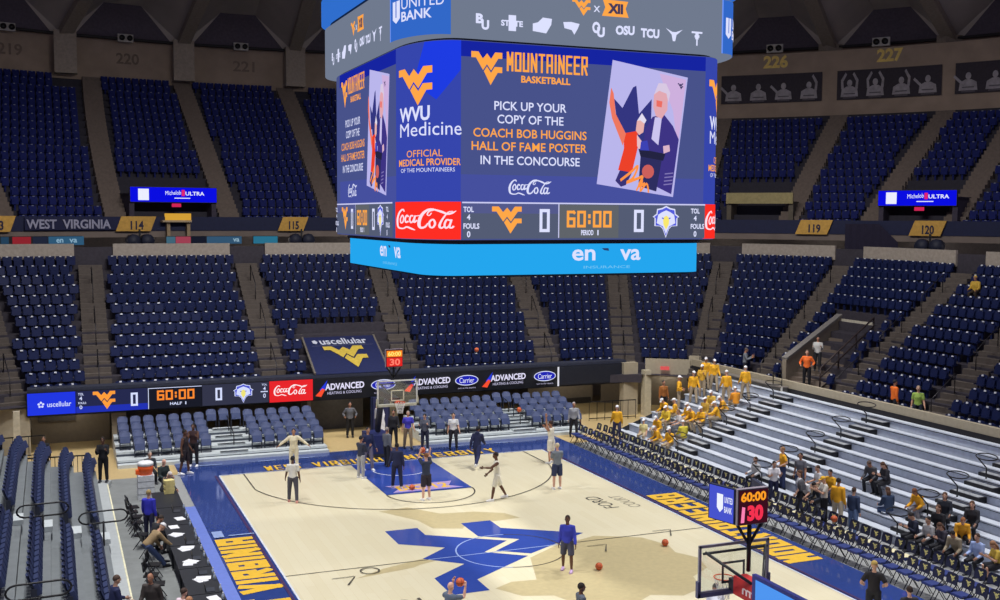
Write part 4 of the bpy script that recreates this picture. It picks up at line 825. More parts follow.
for i in range(5):
    X = -12.53-.87*i; o = MB().box((X-.16, 4.3, .52+.3*i+.085), (.3, .9, .16)).build('aisle_step', WSTEP); tag(o, 'white half step in the aisle of the left stand, %s from the court' % nth(i+1), 'step')
for (x, y, z, lb) in ((-12.75, 3.75, .525, 'over the white ledge of the left stand'), (-14.55, 2.95, 1.13, 'midway up the left stand'), (-14.6, -5.0, 1.13, 'at the bottom picture edge in the left stand')):
    r = empty('handrail_loop', (x, y, z), 0, 'black looped handrail %s' % lb, 'handrail'); MB().loft([(0, 0, 0), (0, 0, .8)], .03, 6).build('post', BLACK, r)
    MB().loft([(.75*cos(2*pi*k/24)*(1 if abs(cos(2*pi*k/24)) > .7 else 1), .05*cos(2*pi*k/24), .95+.24*max(-.8, min(.8, 1.3*sin(2*pi*k/24)))) for k in range(25)], .028, 6).build('loop', BLACK, r)
# ================================================================ basketball stands
def hoop(s, label, gold=False):
    r = empty('basketball_hoop', (0, s*13.1, 0), pi if s < 0 else 0, label, 'basketball hoop')      # local +y points away from the court
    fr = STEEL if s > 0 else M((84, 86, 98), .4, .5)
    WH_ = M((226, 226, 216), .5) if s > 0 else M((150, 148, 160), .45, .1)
    bp = MB().box((0, 0, 3.435), (1.8, .02, 1.05)).build('backboard', glass(), r)
    mb = MB(); 
    for c, d in (((0, 0, 3.96), (1.86, .05, .06)), ((0, 0, 2.91), (1.86, .05, .06)), ((-.9, 0, 3.435), (.06, .05, 1.1)), ((.9, 0, 3.435), (.06, .05, 1.1))): mb.box(c, d)
    mb.build('frame', WH_, bp)
    mb = MB()
    for c, d in (((0, -.015, 3.52), (.61, .012, .05)), ((0, -.015, 3.08), (.61, .012, .05)), ((-.28, -.015, 3.3), (.05, .012, .46)), ((.28, -.015, 3.3), (.05, .012, .46))): mb.box(c, d)
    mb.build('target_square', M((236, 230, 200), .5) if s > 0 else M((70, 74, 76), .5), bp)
    mb = MB(); mb.box((0, 0, 2.86), (1.92, .1, .1)); 
    for sx in (-1, 1): mb.box((sx*.93, 0, 3.0), (.07, .1, .36))
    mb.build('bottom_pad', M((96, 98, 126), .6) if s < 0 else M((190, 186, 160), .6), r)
    P = [(.228*cos(2*pi*k/28), -.38+.228*sin(2*pi*k/28), 3.05) for k in range(29)]; mb = MB(); mb.loft(P, .014, 6); mb.box((0, -.08, 3.03), (.14, .16, .05)); mb.build('rim', M((226, 88, 36), .45), r)
    mb = MB(); nn = 12; lv = ((.225, 3.04), (.19, 2.9), (.15, 2.76), (.125, 2.62), (.13, 2.56))
    for k in range(nn):
        for dk in (1, -1): mb.loft([(rr*cos(2*pi*(k+dk*j/2)/nn), -.38+rr*sin(2*pi*(k+dk*j/2)/nn), zz) for j, (rr, zz) in enumerate(lv)], .009 if s > 0 else .006, 4)
    mb.build('net', M((226, 224, 216), .8), r)
    MB().box((0, 1.45, 3.05), (.26, 2.9, .26)).build('arm', M((46, 48, 60), .5), r)
    if s < 0:
        pad = MB().box((0, 1.55, 3.1), (.34, 2.6, .42)).build('arm_pad', M((196, 46, 48), .5), r); G2(lambda u, v, h: (.175+h, 2.7-u, v), parent=pad, lift=.004).text('StateFarm', .2, 3.0, 2.1, 3.22, M((240, 220, 220), .5), .02)
    mb = MB(); mb.loft([(0, 2.4, 3.05), (0, 3.2, 1.1)], .13, 8); mb.loft([(0, 2.9, 2.9), (0, 3.5, 1.1)], .07, 8); mb.build('mast', M((44, 46, 56), .5), r)
    mb = MB(); mb.box((0, 3.5, .5), (1.1, 1.6, .95), 0, top=.9); mb.build('base_pad', M((34, 44, 96), .5), r); MB().box((0, 3.3, .06), (1.35, 2.2, .1)).build('base_plate', BLACK, r)
    mb = MB()
    for sx in (-1, 1): mb.loft([(sx*.8, .06, 3.85), (0, 1.1, 3.2)], .035, 6)
    mb.loft([(-.85, .06, 3.82), (.85, .06, 3.82)], .03, 6); mb.build('brace', M((56, 58, 60), .4, .4), r)
    return r
hoop(1, 'far glass-backboard basketball hoop with white net behind the far baseline'); hoop(-1, 'near glass-backboard basketball hoop seen from behind at the lower right, with red padded arm')
def shot_clock(s, loc, label, wing):
    r = empty('shot_clock', loc, 0, label, 'shot clock'); g_ = 1
    b = MB().box((0, 0, 0), (.76, .16, .78)).build('housing', M((40, 38, 52), .5), r); MB().box((0, .0, 0), (.79, .12, .81)).build('rim_frame', M((150, 140, 150), .5), r)
    gk = G2(lambda u, v, h: (u, -.08-h, v), parent=b, lift=.004); gk.rect(-.38, -.38, .38, .38, E((58, 16, 30)), 'dial')
    if s > 0: gk.rect(-.36, .06, .36, .34, E((255, 140, 40)), 'dial'); gk.text('60:00', -.3, .1, .3, .3, E((255, 236, 120)), .03); gk.rect(-.36, -.36, .36, .03, E((226, 40, 36)), 'dial'); gk.text('30', -.22, -.32, .26, -.02, E((255, 130, 110)), .03)
    else: gk.text('60:00', -.33, .12, .33, .34, E((255, 160, 40)), .04); gk.text('30', -.16, -.32, .26, .04, E((244, 50, 80)), .06); gk.poly([(-.33, -.34), (-.24, -.34), (-.22, .0), (-.3, .02)], E((255, 130, 180)), 'dial')
    mb = MB()
    for sx in (-1, 1): mb.loft([(sx*.32, .05, -.42), (0, .05, -.9)], .035, 6)
    mb.loft([(0, .05, -.42), (0, .05, -1.5 if s < 0 else -.9)], .05, 8); mb.build('support_mast', M((44, 44, 48), .4, .5), r)
    if wing:
        for sg in (1, -1):
            P0 = Vector((-.42*sg, .02, 0)); P1 = P0+Vector((-.27*sg, 1.0, 0))*.74; wb = MB().add([P0+Vector((0, 0, z)) for z in (-.4, .4)]+[P1+Vector((0, 0, z)) for z in (-.4, .4)]+[P0+Vector((.08*sg, .02, z)) for z in (-.4, .4)]+[P1+Vector((.08*sg, .02, z)) for z in (-.4, .4)], [(0, 2, 3, 1), (4, 5, 7, 6), (0, 1, 5, 4), (2, 6, 7, 3), (1, 3, 7, 5), (0, 4, 6, 2)]).build('side_panel', M((34, 40, 66), .5), r)
            d = (P1-P0).normalized(); nrm = Vector((-d.y, d.x, 0))*sg
            if nrm.y > 0: nrm = -nrm
            gw = G2(lambda u, v, h, P0=P0, d=d, nrm=nrm, sg=sg: (P1 if sg > 0 else P0)+(-d if sg > 0 else d)*u+nrm*h+Vector((0, 0, v)), parent=wb, lift=.006)
            gw.rect(.03, -.38, .74, .38, E((72, 84, 205)), 'advert_face'); gw.poly([(.26, .22), (.44, .22), (.44, -.1), (.35, -.2), (.26, -.1)], E((240, 244, 255)), 'bank_emblem'); gw.text('UNITED', .48, .04, .72, .18, E((236, 240, 255)), .02); gw.text('BANK', .48, -.18, .7, -.04, E((236, 240, 255)), .02)
    return r
shot_clock(1, (-.1, 13.3, 4.95), 'small red and orange shot clock reading 60:00 above the far backboard', False); shot_clock(-1, (.15, -13.5, 4.9), 'large red and orange shot clock with blue bank panels above the near backboard', True)
mo = empty('advert_monitor', (-.65, -15.9, 3.35), 0, 'blue-framed screen cut by the bottom picture edge beside the near hoop arm', 'monitor')
b = MB().box((0, 0, 0), (.1, 2.2, 1.0)).build('monitor_frame', M((36, 48, 130), .4), mo); g = G2(lambda u, v, h: (-.05-h, 1.0-u, v), parent=b, lift=.004); g.rect(.03, -.42, 1.97, .42, E((80, 150, 240)), 'monitor_face'); g.rect(.03, -.42, 1.97, -.1, E((120, 190, 250)), 'monitor_face')
MB().box((.23, 0, -.1), (.4, .12, .12)).build('mount_bracket', BLACK, mo)
# ================================================================ press row on the left
TB = M((40, 42, 48), .5, noise=.1)
for k in range(7):
    y = 8.2-2.45*k; r = empty('press_table', (-10.35, y, .0), 0, 'black-topped press table, %s from the far end of the courtside row' % nth(k+1), 'table')
    MB().box((0, 0, .73), (.95, 2.4, .04)).build('tabletop', TB, r); b = MB().box((.46, 0, .37), (.04, 2.38, .7)).build('front_panel', M((28, 32, 60), .5), r); MB().box((.485, 0, .4), (.01, 2.3, .5)).build('led_skirt', E((60, 84, 205), .9), b)
    for sx, sy in ((-.42, -1.1), (-.42, 1.1)): MB().loft([(sx, sy, .01), (sx, sy, .71)], .022, 6).build('leg', CF, r)
def office_chair():
    r = empty('folding_chair', (0, 0, 0)); MB().box((0, 0, .46), (.42, .4, .04)).build('seat', BLACK, r); MB().box((0, .2, .74), (.42, .04, .28), rx=-.15).build('backrest', BLACK, r)
    for sx in (-1, 1): mb = MB(); mb.loft([(sx*.2, -.24, .0), (sx*.2, .06, .46), (sx*.2, .24, .9)], .014, 5); mb.loft([(sx*.22, .24, 0), (sx*.22, -.1, .46)], .014, 5); mb.build('leg', CF, r)
    return r
oc = office_chair(); f1 = True
for k, y in enumerate((8.6, 7.9, 7.2, 6.4, 4.8, 3.4, 1.3, .3, -.6, -1.4)):
    place(oc, f1, (-11.5+random.uniform(-.12, .1), y, .01), pi/2+random.uniform(-.3, .3), 'black folding chair behind the press tables, %s from the far end' % nth(k+1), 'chair', 'black press chairs'); f1 = False
PW = M((232, 234, 238), .6, noise=.03)
for k, (x, y, a, n) in enumerate(((-10.45, 1.6, .3, 3), (-10.5, .1, -.2, 3), (-10.55, 3.3, .5, 2), (-10.5, 4.3, .1, 1), (-10.35, -1.6, .4, 3), (-10.2, -3.3, .2, 1), (-10.2, 5.3, .2, 1))):
    lb = ['below the tan-shirted man', 'in the middle of the row', 'under the tan-shirted man', 'beside his white cap', 'above the pink-shirted person', 'at the bottom edge', 'near the blue-shirted man'][k]
    mb = MB()
    for j in range(n): mb.box((.05*j, .06*j, .008*j+.006), (.3, .42, .012), 0, a+.5*j)
    tag(mb.build('paper_stack', PW, None, (x, y, .752)), 'loose white papers on the press table %s' % lb, 'papers')
for k in range(14):
    y = 6.4-.75*k+random.uniform(-.2, .2); x = -9.96+random.uniform(-.02, .04); r = empty('water_bottle', (x, y, .75), 0, 'small clear water bottle on the press table, %s from the far end' % nth(k+1), 'bottle', 'water bottles on the press tables')
    mb = MB(); mb.loft([(0, 0, 0), (0, 0, .13), (0, 0, .17), (0, 0, .19)], [.033, .033, .014, .014], 8); mb.build('bottle_body', M((186, 202, 222), .2), r); MB().loft([(0, 0, .185), (0, 0, .21)], .017, 8).build('cap', PW, r)
for k, y in enumerate((6.7, 2.6, .9, -.6, -2.2)):
    r = empty('laptop', (-10.2, y-.35, .752), pi/2+.2*random.uniform(-1, 1), 'dark open laptop on the press table, %s from the far end' % nth(k+1), 'laptop'); MB().box((0, 0, .01), (.34, .24, .018)).build('keyboard_base', M((60, 64, 72), .4), r); MB().box((0, .14, .11), (.34, .015, .22), rx=-.25).build('screen_lid', M((30, 32, 38), .4), r)
co = empty('drink_cooler', (-10.85, 11.6, 0), 0, 'orange and white drink cooler standing on stacked white crates behind the press tables', 'cooler')
MB().box((0, 0, .5), (.62, .62, .96)).build('crate_stack', M((216, 220, 224), .6, noise=.15, scale=9), co)
for zz in (.25, .5, .75): MB().box((0, 0, zz), (.635, .635, .02)).build('crate_seam', M((120, 124, 130), .6), co)
mb = MB(); mb.loft([(0, 0, .98), (0, 0, 1.2), (0, 0, 1.35)], [.25, .29, .3], 16); mb.build('cooler_body', M((236, 96, 36), .5), co); mb = MB(); mb.loft([(0, 0, 1.35), (0, 0, 1.46), (0, 0, 1.5)], [.31, .31, .24], 16); mb.build('cooler_lid', M((232, 234, 236), .5), co); MB().box((-.3, -.02, 1.1), (.16, .2, .16)).build('side_tap', M((240, 96, 30), .5), co)
for k in range(5):
    o = MB().box((0, 0, .055), (.36, .3, .1)).build('folded_towel', M((222, 208, 140), .85, noise=.08), None, (-10.2+.02*(k % 2), 9.1, .752+.102*k)); o.rotation_euler = (0, 0, .05*k); tag(o, 'folded pale yellow towel, %s from the bottom of the pile on the far press table' % nth(k+1), 'towel')
def picket(name, a, b, h, label, n):
    r = empty(name, (0, 0, 0), 0, label, 'railing'); a = Vector(a); b = Vector(b); up = Vector((0, 0, h)); MB().beam(a+up, b+up, .05, .05).build('top_rail', BLACK, r); MB().beam(a+up*.12, b+up*.12, .04, .04).build('bottom_rail', BLACK, r)
    for i in range(n+1): MB().beam(a.lerp(b, i/n), a.lerp(b, i/n)+up, .025, .025).build('picket', BLACK, r)
picket('picket_railing', (-15.6, 15.9, .012), (-12.75, 15.7, .012), 1.05, 'black picket railing behind the lower left stand chairs', 16)
picket('tunnel_railing', (-18, 20.9, .012), (-14.6, 21.2, .012), 1.0, 'black railing in front of the left tunnel wall', 5)
picket('tunnel_railing', (13.2, 20.4, .012), (16.0, 20.2, .012), 1.05, 'dark railing at the mouth of the right tunnel', 6)
# ================================================================ balls, belts, small furniture
BALL = M((206, 98, 58), .6, noise=.1, scale=30)
def ball(loc, label):
    mb = MB(); mb.ball((0, 0, 0), .12, 0, 16, 10); 
    for ax in range(3):
        P = [((.1205*cos(2*pi*k/24), .1205*sin(2*pi*k/24), 0) if ax == 0 else (.1205*cos(2*pi*k/24), 0, .1205*sin(2*pi*k/24)) if ax == 1 else (0, .1205*cos(2*pi*k/24), .1205*sin(2*pi*k/24))) for k in range(25)]; mb.loft(P, .003, 4, 1)
    return tag(mb.build('basketball', [BALL, BLACK], None, loc), label, 'ball')
ball((5.14, -1.46, .155), 'orange basketball on the floor left of the near backboard'); ball((1.84, -2.95, .155), 'orange basketball on the floor right of the blue-shirted man')

lb_ = empty('landing_box', (18.4, 13.6, 0), 0, 'dark grey boxy landing at the top of the bleachers behind the yellow-jacketed band', 'platform')
MB().box((.62, .0, 2.82), (.36, 5.6, .26)).build('box_body', M((96, 92, 86), .7), lb_); MB().box((.6, 0, 2.98), (.46, 5.7, .06)).build('box_top', M((120, 114, 106), .7), lb_); MB().loft([(.6, -2.6, 3.0), (.6, -2.6, 3.6), (.6, -1.9, 3.6), (.6, -1.9, 3.0)], .025, 6).build('box_rail', BLACK, lb_); MB().box((.42, -2.83, 2.86), (.05, .1, .3)).build('corner_strip', M((210, 208, 200), .6), lb_)
es = tag(MB().box((18.05, 20.55, 2.72), (.5, .06, .2), 0, -.588).build('exit_sign', E((225, 90, 90), .9)), 'small red exit sign on the beige corner portal', 'sign'); es.location = (-.1, -.15, 0)
bt = MB().box((1.5, 21.06, 1.0), (.8, .06, 1.8)).build('bottle_banner', M((40, 44, 84), .6)); tag(bt, 'navy banner with a white bottle silhouette beside the far basket', 'banner')
gb = G2(lambda u, v, h: (1.5+u, 21.03-h, v), parent=bt, lift=.004); gb.poly([(-.2, .15), (.2, .15), (.22, .5), (.17, .75), (.21, 1.0), (.1, 1.35), (.07, 1.7), (-.07, 1.7), (-.1, 1.35), (-.21, 1.0), (-.17, .75), (-.22, .5)], M((226, 228, 236), .5), 'bottle_print')
# ================================================================ people
# joints: a body is laid out by angles (degrees); limbs taper; the whole is fused into one surface, clothes are shells over it
POSE = dict(
 stand=dict(), relax=dict(sh=(10, -8), el=(22, 16), hip=(8, -7), knee=(4, 6), spl=(5, 5), ab=(11, 9)), walk=dict(hip=(22, -16), knee=(12, 18), sh=(-18, 20), el=(22, 30), lean=4), stride=dict(hip=(30, -26), knee=(18, 30), sh=(-25, 30), el=(35, 40), lean=10),
 arms_out=dict(ab=(52, 52), el=(10, 10), sh=(6, 6)), shoot=dict(sh=(165, 60), el=(18, 70), ab=(6, 10), lean=2), overhead=dict(sh=(138, 138), el=(70, 70), ab=(8, 8)), hold=dict(sh=(88, 80), el=(75, 85), ab=(10, 10)), pass_=dict(sh=(62, 20), el=(35, 30), hip=(18, -20), knee=(8, 10), lean=3, ab=(4, 6)),
 fold=dict(sh=(24, 24), el=(105, 105), ab=(4, 4)), hips=dict(ab=(32, 32), sh=(-12, -12), el=(80, 80)), phone=dict(sh=(30, 26), el=(95, 88), head=18), lean_fwd=dict(lean=48, hip=(48, 40), knee=(8, 4), sh=(62, 88), el=(20, 8), head=-10), bend=dict(lean=58, hip=(44, 52), knee=(22, 30), sh=(40, 46), el=(24, 20), head=-15), point=dict(sh=(78, 4), el=(6, 15)), lean_wall=dict(lean=-6, hip=(14, 6), knee=(6, 20), sh=(16, 16), el=(98, 98)),
 sit=dict(sit=1, hip=(82, 82), knee=(101, 97), sh=(24, 20), el=(58, 66), lean=8, spl=(7, 7)), sit_fwd=dict(sit=1, hip=(84, 80), knee=(99, 101), sh=(34, 38), el=(62, 58), lean=28, spl=(10, 10), head=12), sit_phone=dict(sit=1, hip=(82, 84), knee=(98, 100), sh=(34, 30), el=(100, 96), lean=12, head=24, spl=(5, 5)), sit_up=dict(sit=1, hip=(80, 84), knee=(95, 100), sh=(10, -6), el=(30, 24), lean=-2, spl=(8, 8)), sit_twist=dict(sit=1, hip=(82, 82), knee=(94, 100), sh=(60, 12), el=(30, 70), ab=(24, 8), lean=14, spl=(8, 8)))
def skel(pose):
    p = dict(lean=0, hip=(0, 0), knee=(2, 2), sh=(4, 4), ab=(8, 8), el=(8, 8), spl=(3, 3), head=0, sit=0); p.update(POSE[pose]); J = {}
    R = lambda a: radians(a)
    feet = []
    for s, n in ((-1, 0), (1, 1)):
        h = Vector((s*.095, 0, 0)); a = R(p['hip'][n]); sp = R(p['spl'][n]); d = Vector((s*sin(sp), sin(a)*cos(sp), -cos(a)*cos(sp)))
        k = h+d*.44; b = a-R(p['knee'][n]); d2 = Vector((s*sin(sp)*.5, sin(b), -cos(b))).normalized(); an = k+d2*.42
        J['hip%d' % n], J['knee%d' % n], J['ank%d' % n] = h, k, an; feet.append(an.z-.075)
    z0 = -min(feet); L = R(p['lean']); t = Vector((0, sin(L), cos(L))); f = Vector((0, cos(L), -sin(L)))
    for k in list(J): J[k] = J[k]+Vector((0, 0, z0))
    C = Vector((0, 0, z0)); J['pel'] = C; J['t'] = t; J['f'] = f
    for n, v in (('crotch', -.06), ('hipl', .04), ('waist', .17), ('chest', .36), ('shl', .47), ('nb', .525), ('nt', .59)): J[n] = C+t*v+f*(.012 if n == 'chest' else 0)
    hd = L+R(p['head']); ht = Vector((0, sin(hd), cos(hd))); J['ht'] = ht; J['hf'] = Vector((0, cos(hd), -sin(hd))); J['head'] = J['nt']+ht*.1+J['hf']*.02
    for s, n in ((-1, 0), (1, 1)):
        S = C+t*.455+Vector((s*.175, 0, 0)); a = R(p['sh'][n]); ab = R(p['ab'][n]); d = Vector((s*sin(ab), 0, 0))+(f*sin(a)-t*cos(a))*cos(ab); e = S+d*.29
        b = a+R(p['el'][n]); d2 = (Vector((s*sin(ab)*(1 if p['el'][n] < 40 else -.35), 0, 0))+(f*sin(b)-t*cos(b))*cos(ab)).normalized(); w_ = e+d2*.255
        J['sho%d' % n], J['elb%d' % n], J['wri%d' % n], J['hd%d' % n] = S, e, w_, d2
    return J, p
def fuse(mb, vox, name):
    me = mb.mesh(name, []); o = bpy.data.objects.new('fuse', me); COL.objects.link(o); m = o.modifiers.new('r', 'REMESH'); m.mode = 'VOXEL'; m.voxel_size = vox; m.use_smooth_shade = True
    s = o.modifiers.new('s', 'SMOOTH'); s.iterations = 2; s.factor = .4
    dg = bpy.context.evaluated_depsgraph_get(); dg.update(); r = bpy.data.meshes.new_from_object(o.evaluated_get(dg)); bpy.data.objects.remove(o); bpy.data.meshes.remove(me); r.name = name; return r
BODY = {}
def torso(mb, J, g=0., top='nb'):
    q = [('crotch', .10, .10), ('hipl', .158, .112), ('waist', .138, .098), ('chest', .165, .115), ('shl', .15, .085), ('nb', .07, .065)]
    if top == 'hip': q = q[:2]+[('waist', .14, .1)]
    mb.loft([J[n] for n, a, b in q], [(a+g, b+g) for n, a, b in q], 14, up=(1, 0, 0))
def body_mesh(pose):
    if ('b', pose) in BODY: return BODY[('b', pose)]
    J, p = skel(pose); mb = MB(); torso(mb, J); mb.loft([J['shl']+J['t']*.02, J['nb'], J['nt'], J['head']], [.07, .056, .052, .05], 10)
    ht, hf = J['ht'], J['hf']; H = J['head']; sx = Vector((1, 0, 0)); R = Matrix((sx, hf, ht)).transposed()
    mb.ball(H+ht*.025, (.075, .095, .105), R=R, nu=14, nv=10); mb.ball(H+hf*.03-ht*.05, (.055, .06, .055), R=R)          # skull, jaw
    mb.loft([H+hf*.085+ht*.03, H+hf*.118-ht*.012, H+hf*.09-ht*.02], [.012, .017, .012], 6)                                # nose
    for s in (-1, 1): mb.ball(H+sx*s*.078+ht*.005-hf*.005, (.014, .026, .034), R=R, nu=8, nv=5)                            # ears
    for n in (0, 1):
        sd = -1 if n == 0 else 1
        mb.loft([J['shl']+Vector((sd*.06, 0, -.02)), J['sho%d' % n], J['sho%d' % n].lerp(J['elb%d' % n], .45), J['elb%d' % n], J['elb%d' % n].lerp(J['wri%d' % n], .35), J['wri%d' % n]], [.075, .062, .052, .042, .042, .028], 10)
        mb.loft([J['hip%d' % n]+Vector((0, 0, .03)), J['hip%d' % n].lerp(J['knee%d' % n], .35), J['knee%d' % n], J['knee%d' % n].lerp(J['ank%d' % n], .35), J['ank%d' % n]], [.09, .082, .056, .056, .036], 12)
        a = J['ank%d' % n]; mb.loft([a+Vector((0, -.05, -.035)), a+Vector((0, .05, -.035)), a+Vector((sd*.01, .17, -.052))], [(.036, .036), (.042, .036), (.036, .02)], 10)
    me = fuse(mb, .016, 'person_body')
    hb = MB()
    hb.add([v.co for v in me.vertices], [tuple(f.vertices) for f in me.polygons], 0, True)
    for n in (0, 1):                                                    # hands: palm, four curled fingers of unequal length, thumb from the side
        sd = -1 if n == 0 else 1; d = J['hd%d' % n]; w_ = J['wri%d' % n]; side = Vector((sd, 0, 0)); side = (side-d*side.dot(d)).normalized(); nor = d.cross(side).normalized()*(-sd)
        inn = -side                                                     # palm faces inwards, fingers fan along nor
        hb.loft([w_-d*.02, w_+d*.03, w_+d*.085], [(.028, .024), (.02, .04), (.016, .042)], 8, up=tuple(inn))
        for k, (o_, l) in enumerate(((-.032, .062), (-.011, .072), (.011, .078), (.032, .07))):
            b = w_+d*.08+nor*o_; m1 = b+d*l*.5+inn*.006; m2 = m1+(d*.8+inn*.6).normalized()*l*.5; hb.loft([b, m1, m2], [.0095, .009, .007], 5)
        b = w_+d*.03+nor*.034; m1 = b+(d*.6+nor*.8).normalized()*.035; m2 = m1+(d+inn*.4).normalized()*.03; hb.loft([b, m1, m2], [.012, .0105, .008], 5)
    for s in (-1, 1): hb.ball(H+hf*.083+sx*s*.03+ht*.022, (.013, .008, .008), 1, 6, 4, R=R); hb.ball(H+hf*.09+sx*s*.03+ht*.022, (.006, .004, .006), 2, 6, 4, R=R); hb.loft([H+hf*.088+sx*s*.016+ht*.042, H+hf*.08+sx*s*.045+ht*.042], .005, 4, 2)
    hb.loft([H+hf*.086-sx*.022-ht*.062, H+hf*.093-ht*.06, H+hf*.086+sx*.022-ht*.062], .006, 5, 3)
    me2 = hb.mesh('person_body', [M((150, 110, 88), .6), WHITE, M((30, 24, 22), .5), M((140, 80, 74), .6)]); bpy.data.meshes.remove(me); BODY[('b', pose)] = (me2, J); return BODY[('b', pose)]
def wear(pose, kind):
    if (kind, pose) in BODY: return BODY[(kind, pose)]
    J, p = skel(pose); mb = MB(); g = .018
    if kind[0] == 's':                                                  # s0 vest, s1 short sleeves, s2 long sleeves, s3 hooded top
        q = [('crotch', .135, .118), ('hipl', .165, .122), ('waist', .15, .112), ('chest', .172, .126), ('shl', .16, .1), ('nb', .085, .08)]
        ex = .01 if kind in ('s2', 's3') else 0
        mb.loft([J['pel']-J['t']*.03]+[J[n] for n, a, b in q[1:]], [(a+ex, b+ex) for n, a, b in q], 14, up=(1, 0, 0))
        for n in (0, 1):
            sd = -1 if n == 0 else 1; S, e, w_ = J['sho%d' % n], J['elb%d' % n], J['wri%d' % n]; B = J['shl']+Vector((sd*.06, 0, -.02))
            if kind == 's0': mb.loft([B, S], [.085, .07], 10)
            elif kind == 's1': mb.loft([B, S, S.lerp(e, .4), S.lerp(e, .75)], [.09, .078, .07, .066], 10)
            else: mb.loft([B, S, S.lerp(e, .5), e, e.lerp(w_, .5), e.lerp(w_, .97)], [.095, .084, .07, .062, .055, .043], 10)
        if kind == 's3': mb.ball(J['nb']-J['f']*.07+J['t']*.02, (.1, .07, .075))
    elif kind[0] == 'p':                                                # p0 shorts, p1 trousers
        mb.loft([J['crotch'], J['pel'], J['hipl']+J['t']*.03], [(.11, .105), (.168, .122), (.155, .115)], 14, up=(1, 0, 0))
        for n in (0, 1):
            h, k, a = J['hip%d' % n], J['knee%d' % n], J['ank%d' % n]
            if kind == 'p0': mb.loft([h+Vector((0, 0, .03)), h.lerp(k, .45), h.lerp(k, .95)], [.105, .108, .098], 12)
            else: mb.loft([h+Vector((0, 0, .03)), h.lerp(k, .4), k, k.lerp(a, .5), k.lerp(a, .98)], [.105, .098, .078, .07, .062], 12)
    me = fuse(mb, .018, {'s': 'top', 'p': 'trousers'}[kind[0]]); me.materials.append(GREY); BODY[(kind, pose)] = me; return me
def shoe_mesh(pose, n):
    if ('shoe', pose, n) in BODY: return BODY[('shoe', pose, n)]
    J, p = skel(pose); a = J['ank%d' % n]; mb = MB(); mb.loft([a+Vector((0, -.075, -.03)), a+Vector((0, -.02, -.02)), a+Vector((0, .08, -.035)), a+Vector((0, .19, -.052)), a+Vector((0, .205, -.055))], [(.03, .04), (.045, .052), (.048, .04), (.044, .024), (.03, .016)], 10, up=(1, 0, 0)); mb.box(a+Vector((0, .065, -.066)), (.088, .27, .018), 0)
    BODY[('shoe', pose, n)] = mb.mesh('shoe', [GREY]); return BODY[('shoe', pose, n)]
def hair_mesh(pose, kind):
    if ('h', pose, kind) in BODY: return BODY[('h', pose, kind)]
    J, p = skel(pose); H, ht, hf = J['head'], J['ht'], J['hf']; sx = Vector((1, 0, 0)); R = Matrix((sx, hf, ht)).transposed(); mb = MB()
    if kind == 'short': mb.ball(H+ht*.034-hf*.012, (.084, .1, .108), R=R @ Matrix.Rotation(.5, 3, 'X'), cut=-.05, nu=14, nv=6)
    elif kind == 'long': mb.ball(H+ht*.034-hf*.014, (.088, .102, .11), R=R @ Matrix.Rotation(.5, 3, 'X'), cut=-.05, nu=14, nv=6); mb.loft([H-hf*.06+ht*.03, H-hf*.085-ht*.1, H-hf*.07-ht*.22], [(.08, .045), (.085, .04), (.05, .02)], 10, up=(1, 0, 0))
    elif kind == 'bun': mb.ball(H+ht*.034-hf*.012, (.086, .1, .108), R=R @ Matrix.Rotation(.5, 3, 'X'), cut=-.05, nu=14, nv=6); mb.ball(H-hf*.1+ht*.07, .045)
    else:
        mb.ball(H+ht*.045, (.09, .108, .1), R=R, cut=.05, nu=16, nv=6); mb.loft([H+hf*.07+ht*.055, H+hf*.17+ht*.045], [(.075, .014), (.05, .006)], 10, up=(1, 0, 0))
    BODY[('h', pose, kind)] = mb.mesh('hair', [GREY]); return BODY[('h', pose, kind)]
SK = dict(l=(206, 160, 134), m=(172, 124, 98), d=(98, 66, 50), p=(216, 168, 148))
def put(name, me, par, mat):
    o = link(name, me, par); o.material_slots[0].link = 'OBJECT'; o.material_slots[0].material = mat; return o
def person(x, y, z, hd, pose, label, top=('s2', (60, 60, 66)), leg=('p1', (40, 42, 52)), skin='l', hair=('short', (58, 42, 34)), shoe=(40, 40, 44), k=1.):
    """hd: compass heading the person faces (0 = away along the court, 270 = towards the left sideline)"""
    r = empty('person', (x, y, z), radians(-hd), label, 'person'); r.scale = (k, k, k)
    if POSE[pose].get('sit'): pass
    me, J = body_mesh(pose); b = put('body', me, r, M(SK[skin], .55, noise=.04))
    put('top', wear(pose, top[0]), r, M(top[1], .8, noise=.08)); put('shorts' if leg[0] == 'p0' else 'trousers', wear(pose, leg[0]), r, M(leg[1], .8, noise=.08))
    if hair: put({'cap': 'cap'}.get(hair[0], 'hair'), hair_mesh(pose, hair[0]), r, M(hair[1], .8, noise=.08))
    for n in (0, 1): put('shoe', shoe_mesh(pose, n), r, M(shoe, .5))
    return r
def offs(pose): J, p = skel(pose); return J['pel'].z
Y_ = (232, 172, 38); NV = (32, 40, 78); WT = (226, 224, 216); DK = (34, 35, 42); KH = (168, 152, 126); JN = (66, 86, 124); GY = (108, 112, 120); WC = (234, 234, 236)
F0 = .035
